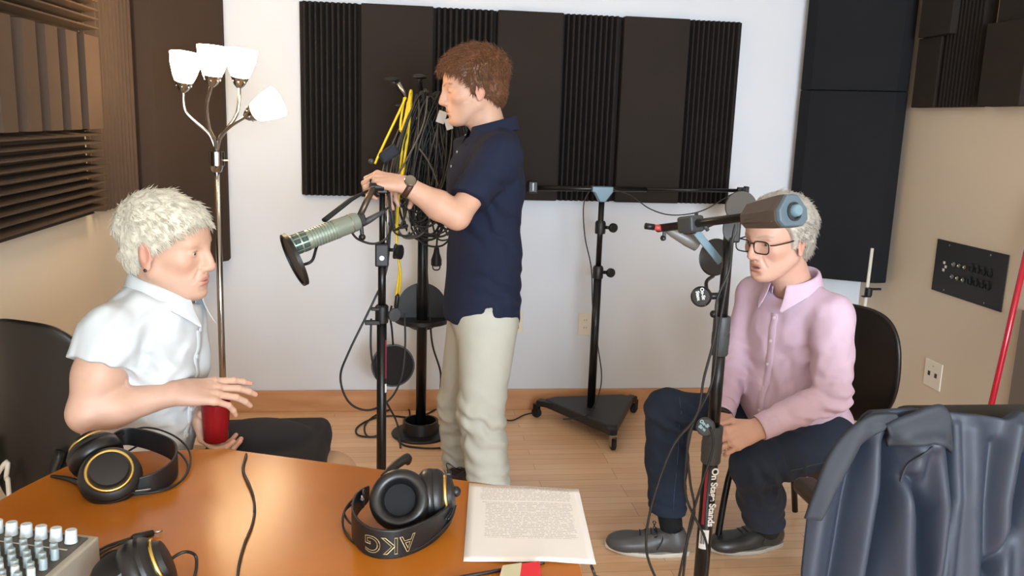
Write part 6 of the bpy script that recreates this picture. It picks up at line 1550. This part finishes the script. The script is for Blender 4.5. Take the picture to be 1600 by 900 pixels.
# cable running across the table
cable('thin twisted black cable running down the middle of the table top from its back edge', [atz(385, 709, Zt+.003), atz(382, 722, Zt+.003), atz(381, 738, Zt+.003), atz(390, 758, Zt+.003), atz(398, 790, Zt+.003), atz(394, 820, Zt+.003), atz(382, 850, Zt+.003), atz(373, 885, Zt+.003), atz(371, 915, Zt+.003)], .0024, 'table_cable')
cable('second strand of the twisted cable in the middle of the table top', [atz(386, 712, Zt+.004), atz(379, 730, Zt+.005), atz(384, 748, Zt+.004), atz(393, 765, Zt+.006), atz(397, 782, Zt+.004), atz(397, 800, Zt+.005)], .0020, 'table_cable')
cable('black cable coming out from under the lower right corner of the paper', [atz(924, 884, Zt+.002)+Vector((0, 0, .0)), atz(927, 892, Zt+.001), atz(930, 905, Zt-.02), atz(930, 930, Zt-.08)], .0026, 'table_cable')
cable('black cable running from under the paper to the bottom edge past the red packet', [atz(850, 879, Zt+.003), atz(810, 885, Zt+.003), atz(770, 893, Zt+.003), atz(730, 900, Zt+.003), atz(690, 908, Zt+.003)], .0030, 'table_cable')
# red packet
pc = [atz(784, 893, Zt+.001), atz(843, 884, Zt+.001), atz(846, 912, Zt+.001), atz(775, 925, Zt+.001)]
t = thing('red_packet', 'red packet with a pale panel at the bottom edge below the paper', 'packet', tuple(sum(pc, Vector())/4))
MB().prism(pc, (0, 0, .010)).build('wrapper', mat('red_wrapper', '#dd2230', .35), t, bevel=.002)
q = [pc[0].lerp(pc[1], .02), pc[0].lerp(pc[1], .52), pc[3].lerp(pc[2], .50), pc[3].lerp(pc[2], .02)]
q = [v+Vector((0, 0, .0101)) for v in q]; MB().prism(q, (0, 0, .0006)).build('pale_panel', mat('pale_print', '#c9c4a4', .5), t)
g_ = atz(806, 899, Zt+.0108); MB().lathe([(0, 0), (.006, 0), (.006, .0006), (0, .0006)], g_, (0, 0, 1), 16, sx=1.5).build('green_spot', mat('green_print', '#3c5a3c', .5), t)
# the sheet of paper
def paper():
    co = [atz(733, 757, Zt), atz(904, 766, Zt), atz(931, 884, Zt), atz(724, 879, Zt)]; o_ = co[3]; ex = (co[2]-co[3]).normalized(); ey = Vector((-ex.y, ex.x, 0))
    loc = [((c-o_).dot(ex), (c-o_).dot(ey)) for c in co]; n = 16; rows = []
    for i in range(n+1):
        v = i/n; r_ = []
        for k in range(n+1):
            u = k/n; x = (loc[3][0]*(1-u)+loc[2][0]*u)*(1-v)+(loc[0][0]*(1-u)+loc[1][0]*u)*v; y = (loc[3][1]*(1-u)+loc[2][1]*u)*(1-v)+(loc[0][1]*(1-u)+loc[1][1]*u)*v
            z = .0016+.004*math.exp(-((u-.62)/.16)**2)*(1-v)**3+.0012*math.sin(u*5+v*2)**2-.004*max(0, u-.85)*(1-v)
            r_.append((x, y, max(z, .0012)))
        rows.append(r_)
    m = bpy.data.materials.new('printed_paper'); m.use_nodes = True; N = m.node_tree.nodes; L = m.node_tree.links; b = N['Principled BSDF']; b.inputs['Roughness'].default_value = .7
    tc = N.new('ShaderNodeTexCoord'); sp = N.new('ShaderNodeSeparateXYZ'); L.new(tc.outputs['Object'], sp.inputs[0])
    def M_(op, a, b_=None, c=None):
        q = N.new('ShaderNodeMath'); q.operation = op
        for i, x in enumerate((a, b_, c)):
            if x is None: continue
            if isinstance(x, (int, float)): q.inputs[i].default_value = x
            else: L.new(x, q.inputs[i])
        return q.outputs[0]
    W_, H_ = loc[2][0], loc[0][1]; pit = H_/46
    row = M_('FLOOR', M_('DIVIDE', sp.outputs[1], pit)); fr_ = M_('FRACT', M_('DIVIDE', sp.outputs[1], pit))
    line = M_('MULTIPLY', M_('GREATER_THAN', fr_, .28), M_('LESS_THAN', fr_, .72))
    cb_ = N.new('ShaderNodeCombineXYZ'); L.new(M_('MULTIPLY', sp.outputs[0], 260), cb_.inputs[0]); L.new(M_('MULTIPLY', row, 7.31), cb_.inputs[1])
    nz = N.new('ShaderNodeTexNoise'); nz.inputs['Scale'].default_value = 1.0; nz.inputs['Detail'].default_value = 2; L.new(cb_.outputs[0], nz.inputs[0])
    words = M_('GREATER_THAN', nz.outputs[0], .44)
    cb2 = N.new('ShaderNodeCombineXYZ'); L.new(M_('MULTIPLY', row, 3.77), cb2.inputs[0]); nz2 = N.new('ShaderNodeTexNoise'); nz2.inputs['Scale'].default_value = 1; L.new(cb2.outputs[0], nz2.inputs[0])
    endx = M_('ADD', W_*.70, M_('MULTIPLY', nz2.outputs[0], W_*.40)); left = M_('ADD', W_*.10, M_('MULTIPLY', M_('LESS_THAN', sp.outputs[1], H_*.72), W_*.05))
    inx = M_('MULTIPLY', M_('GREATER_THAN', sp.outputs[0], left), M_('LESS_THAN', sp.outputs[0], M_('MINIMUM', endx, W_*.90)))
    iny = M_('MULTIPLY', M_('GREATER_THAN', sp.outputs[1], H_*.27), M_('LESS_THAN', sp.outputs[1], H_*.95))
    gap = M_('GREATER_THAN', M_('ABSOLUTE', M_('SUBTRACT', sp.outputs[1], H_*.755)), H_*.012)
    msk = M_('MULTIPLY', M_('MULTIPLY', M_('MULTIPLY', line, words), M_('MULTIPLY', inx, iny)), gap)
    mx = N.new('ShaderNodeMix'); mx.data_type = 'RGBA'; L.new(M_('MULTIPLY', msk, .38), mx.inputs[0]); mx.inputs[6].default_value = (*lin('#e6e2df'), 1); mx.inputs[7].default_value = (*lin('#55555c'), 1); L.new(mx.outputs[2], b.inputs['Base Color'])
    o = MB().grid(rows).build('paper_sheet', m, None, smooth=True, solid=.0003, fix=False)
    o.matrix_world = Matrix((( ex.x, ey.x, 0, o_.x), (ex.y, ey.y, 0, o_.y), (0, 0, 1, Zt+.0005), (0, 0, 0, 1)))
    tag(o, 'white printed sheet of paper lying on the right end of the table', 'paper')
paper()
# the mixer
def mixer():
    Zb = .802; C_ = atz(155, 838, Zb); ex = (C_-atz(0, 818, Zb)).normalized(); ey = Vector((-ex.y, ex.x, 0)); ez = Vector((0, 0, 1))
    t = thing('audio_mixer', 'grey audio mixer with rows of pale knobs at the lower left corner of the table', 'mixer', tuple(C_-ex*.15-ey*.10-ez*(Zb-ZT)))
    def W_(x, y, z): return C_+ex*x+ey*y+ez*z       # x<0 left, y<0 to the front
    case = mat('mixer_case', '#a59d8d', .45, metal=.25, var=.03); face = mat('mixer_face', '#4b463f', .55, var=.05, vscale=60)
    D, Wd = .30, .42
    sl = [W_(0, 0, 0), W_(0, -D, -.030), W_(0, -D, -.060), W_(0, 0, -.060)]
    MB().prism(sl, -ex*Wd).build('case', case, t, bevel=.003)
    def F_(x, y, z=0): return W_(x, y, -.030*(-y/D)+z)
    MB().prism([F_(-.012, -.010, .0006), F_(-.012, -D+.01, .0006), F_(-Wd+.01, -D+.01, .0006), F_(-Wd+.01, -.010, .0006)], ez*.0014).build('face_plate', face, t)
    kb = mat('knob_pale', '#c3ccce', .4); ks = mat('knob_grey', '#8b989a', .45); kr = mat('knob_red_top', '#d9a8a8', .4)
    up = (ez+ey*.10).normalized()
    pitch = .0262
    for i in range(9):
        x = -.030-pitch*i; c = F_(x, -.026, .002)
        k = MB().lathe([(.0098, 0), (.0092, .003), (.0084, .019), (.0076, .0205), (0, .0205)], c, up, 18).build('gain_knob', kb, t, angle=40)
        for r_ in range(9):
            xx = x-(.0 if r_ % 2 else .0115)+.006; y = -.058-.0125*r_; c = F_(xx, y, .002); tall = .017
            mt_ = ks if r_ < 5 else (kb if r_ % 2 else ks)
            if r_ > 7: continue
            MB().lathe([(.0062, 0), (.0056, tall-.001), (.005, tall), (0, tall)], c, up, 12).build('control_knob', mt_, t, angle=40)
        MB().box(F_(x-.0, -.046, .0022), (.016, .003, .0004), orient_m(ex, ez)).build('scale_mark', mat('print_pale', '#b9b6a8', .6), t)
mixer()
# white cable and black cable at the far left behind the table
cable('white cable arching up behind the left edge of the table', [Vector((-1.10, 1.98, .30)), at(0, 735, 1.98), at(10, 748, 1.97), at(14, 772, 1.96), Vector((at(14, 772, 1.96).x, 1.95, .25)), Vector((at(14, 772, 1.96).x, 1.98, .006))], .0055, 'white_cable', mt=mat('white_cable', '#d6d2c6', .5))
cable('black cable arching beside the white cable behind the left table edge', [Vector((-1.10, 2.02, .40)), at(8, 738, 2.02), at(20, 745, 2.01), at(29, 762, 2.0), Vector((at(29, 762, 2.0).x, 2.0, .2)), Vector((at(29, 762, 2.0).x, 2.02, .006))], .0045, 'black_cable')
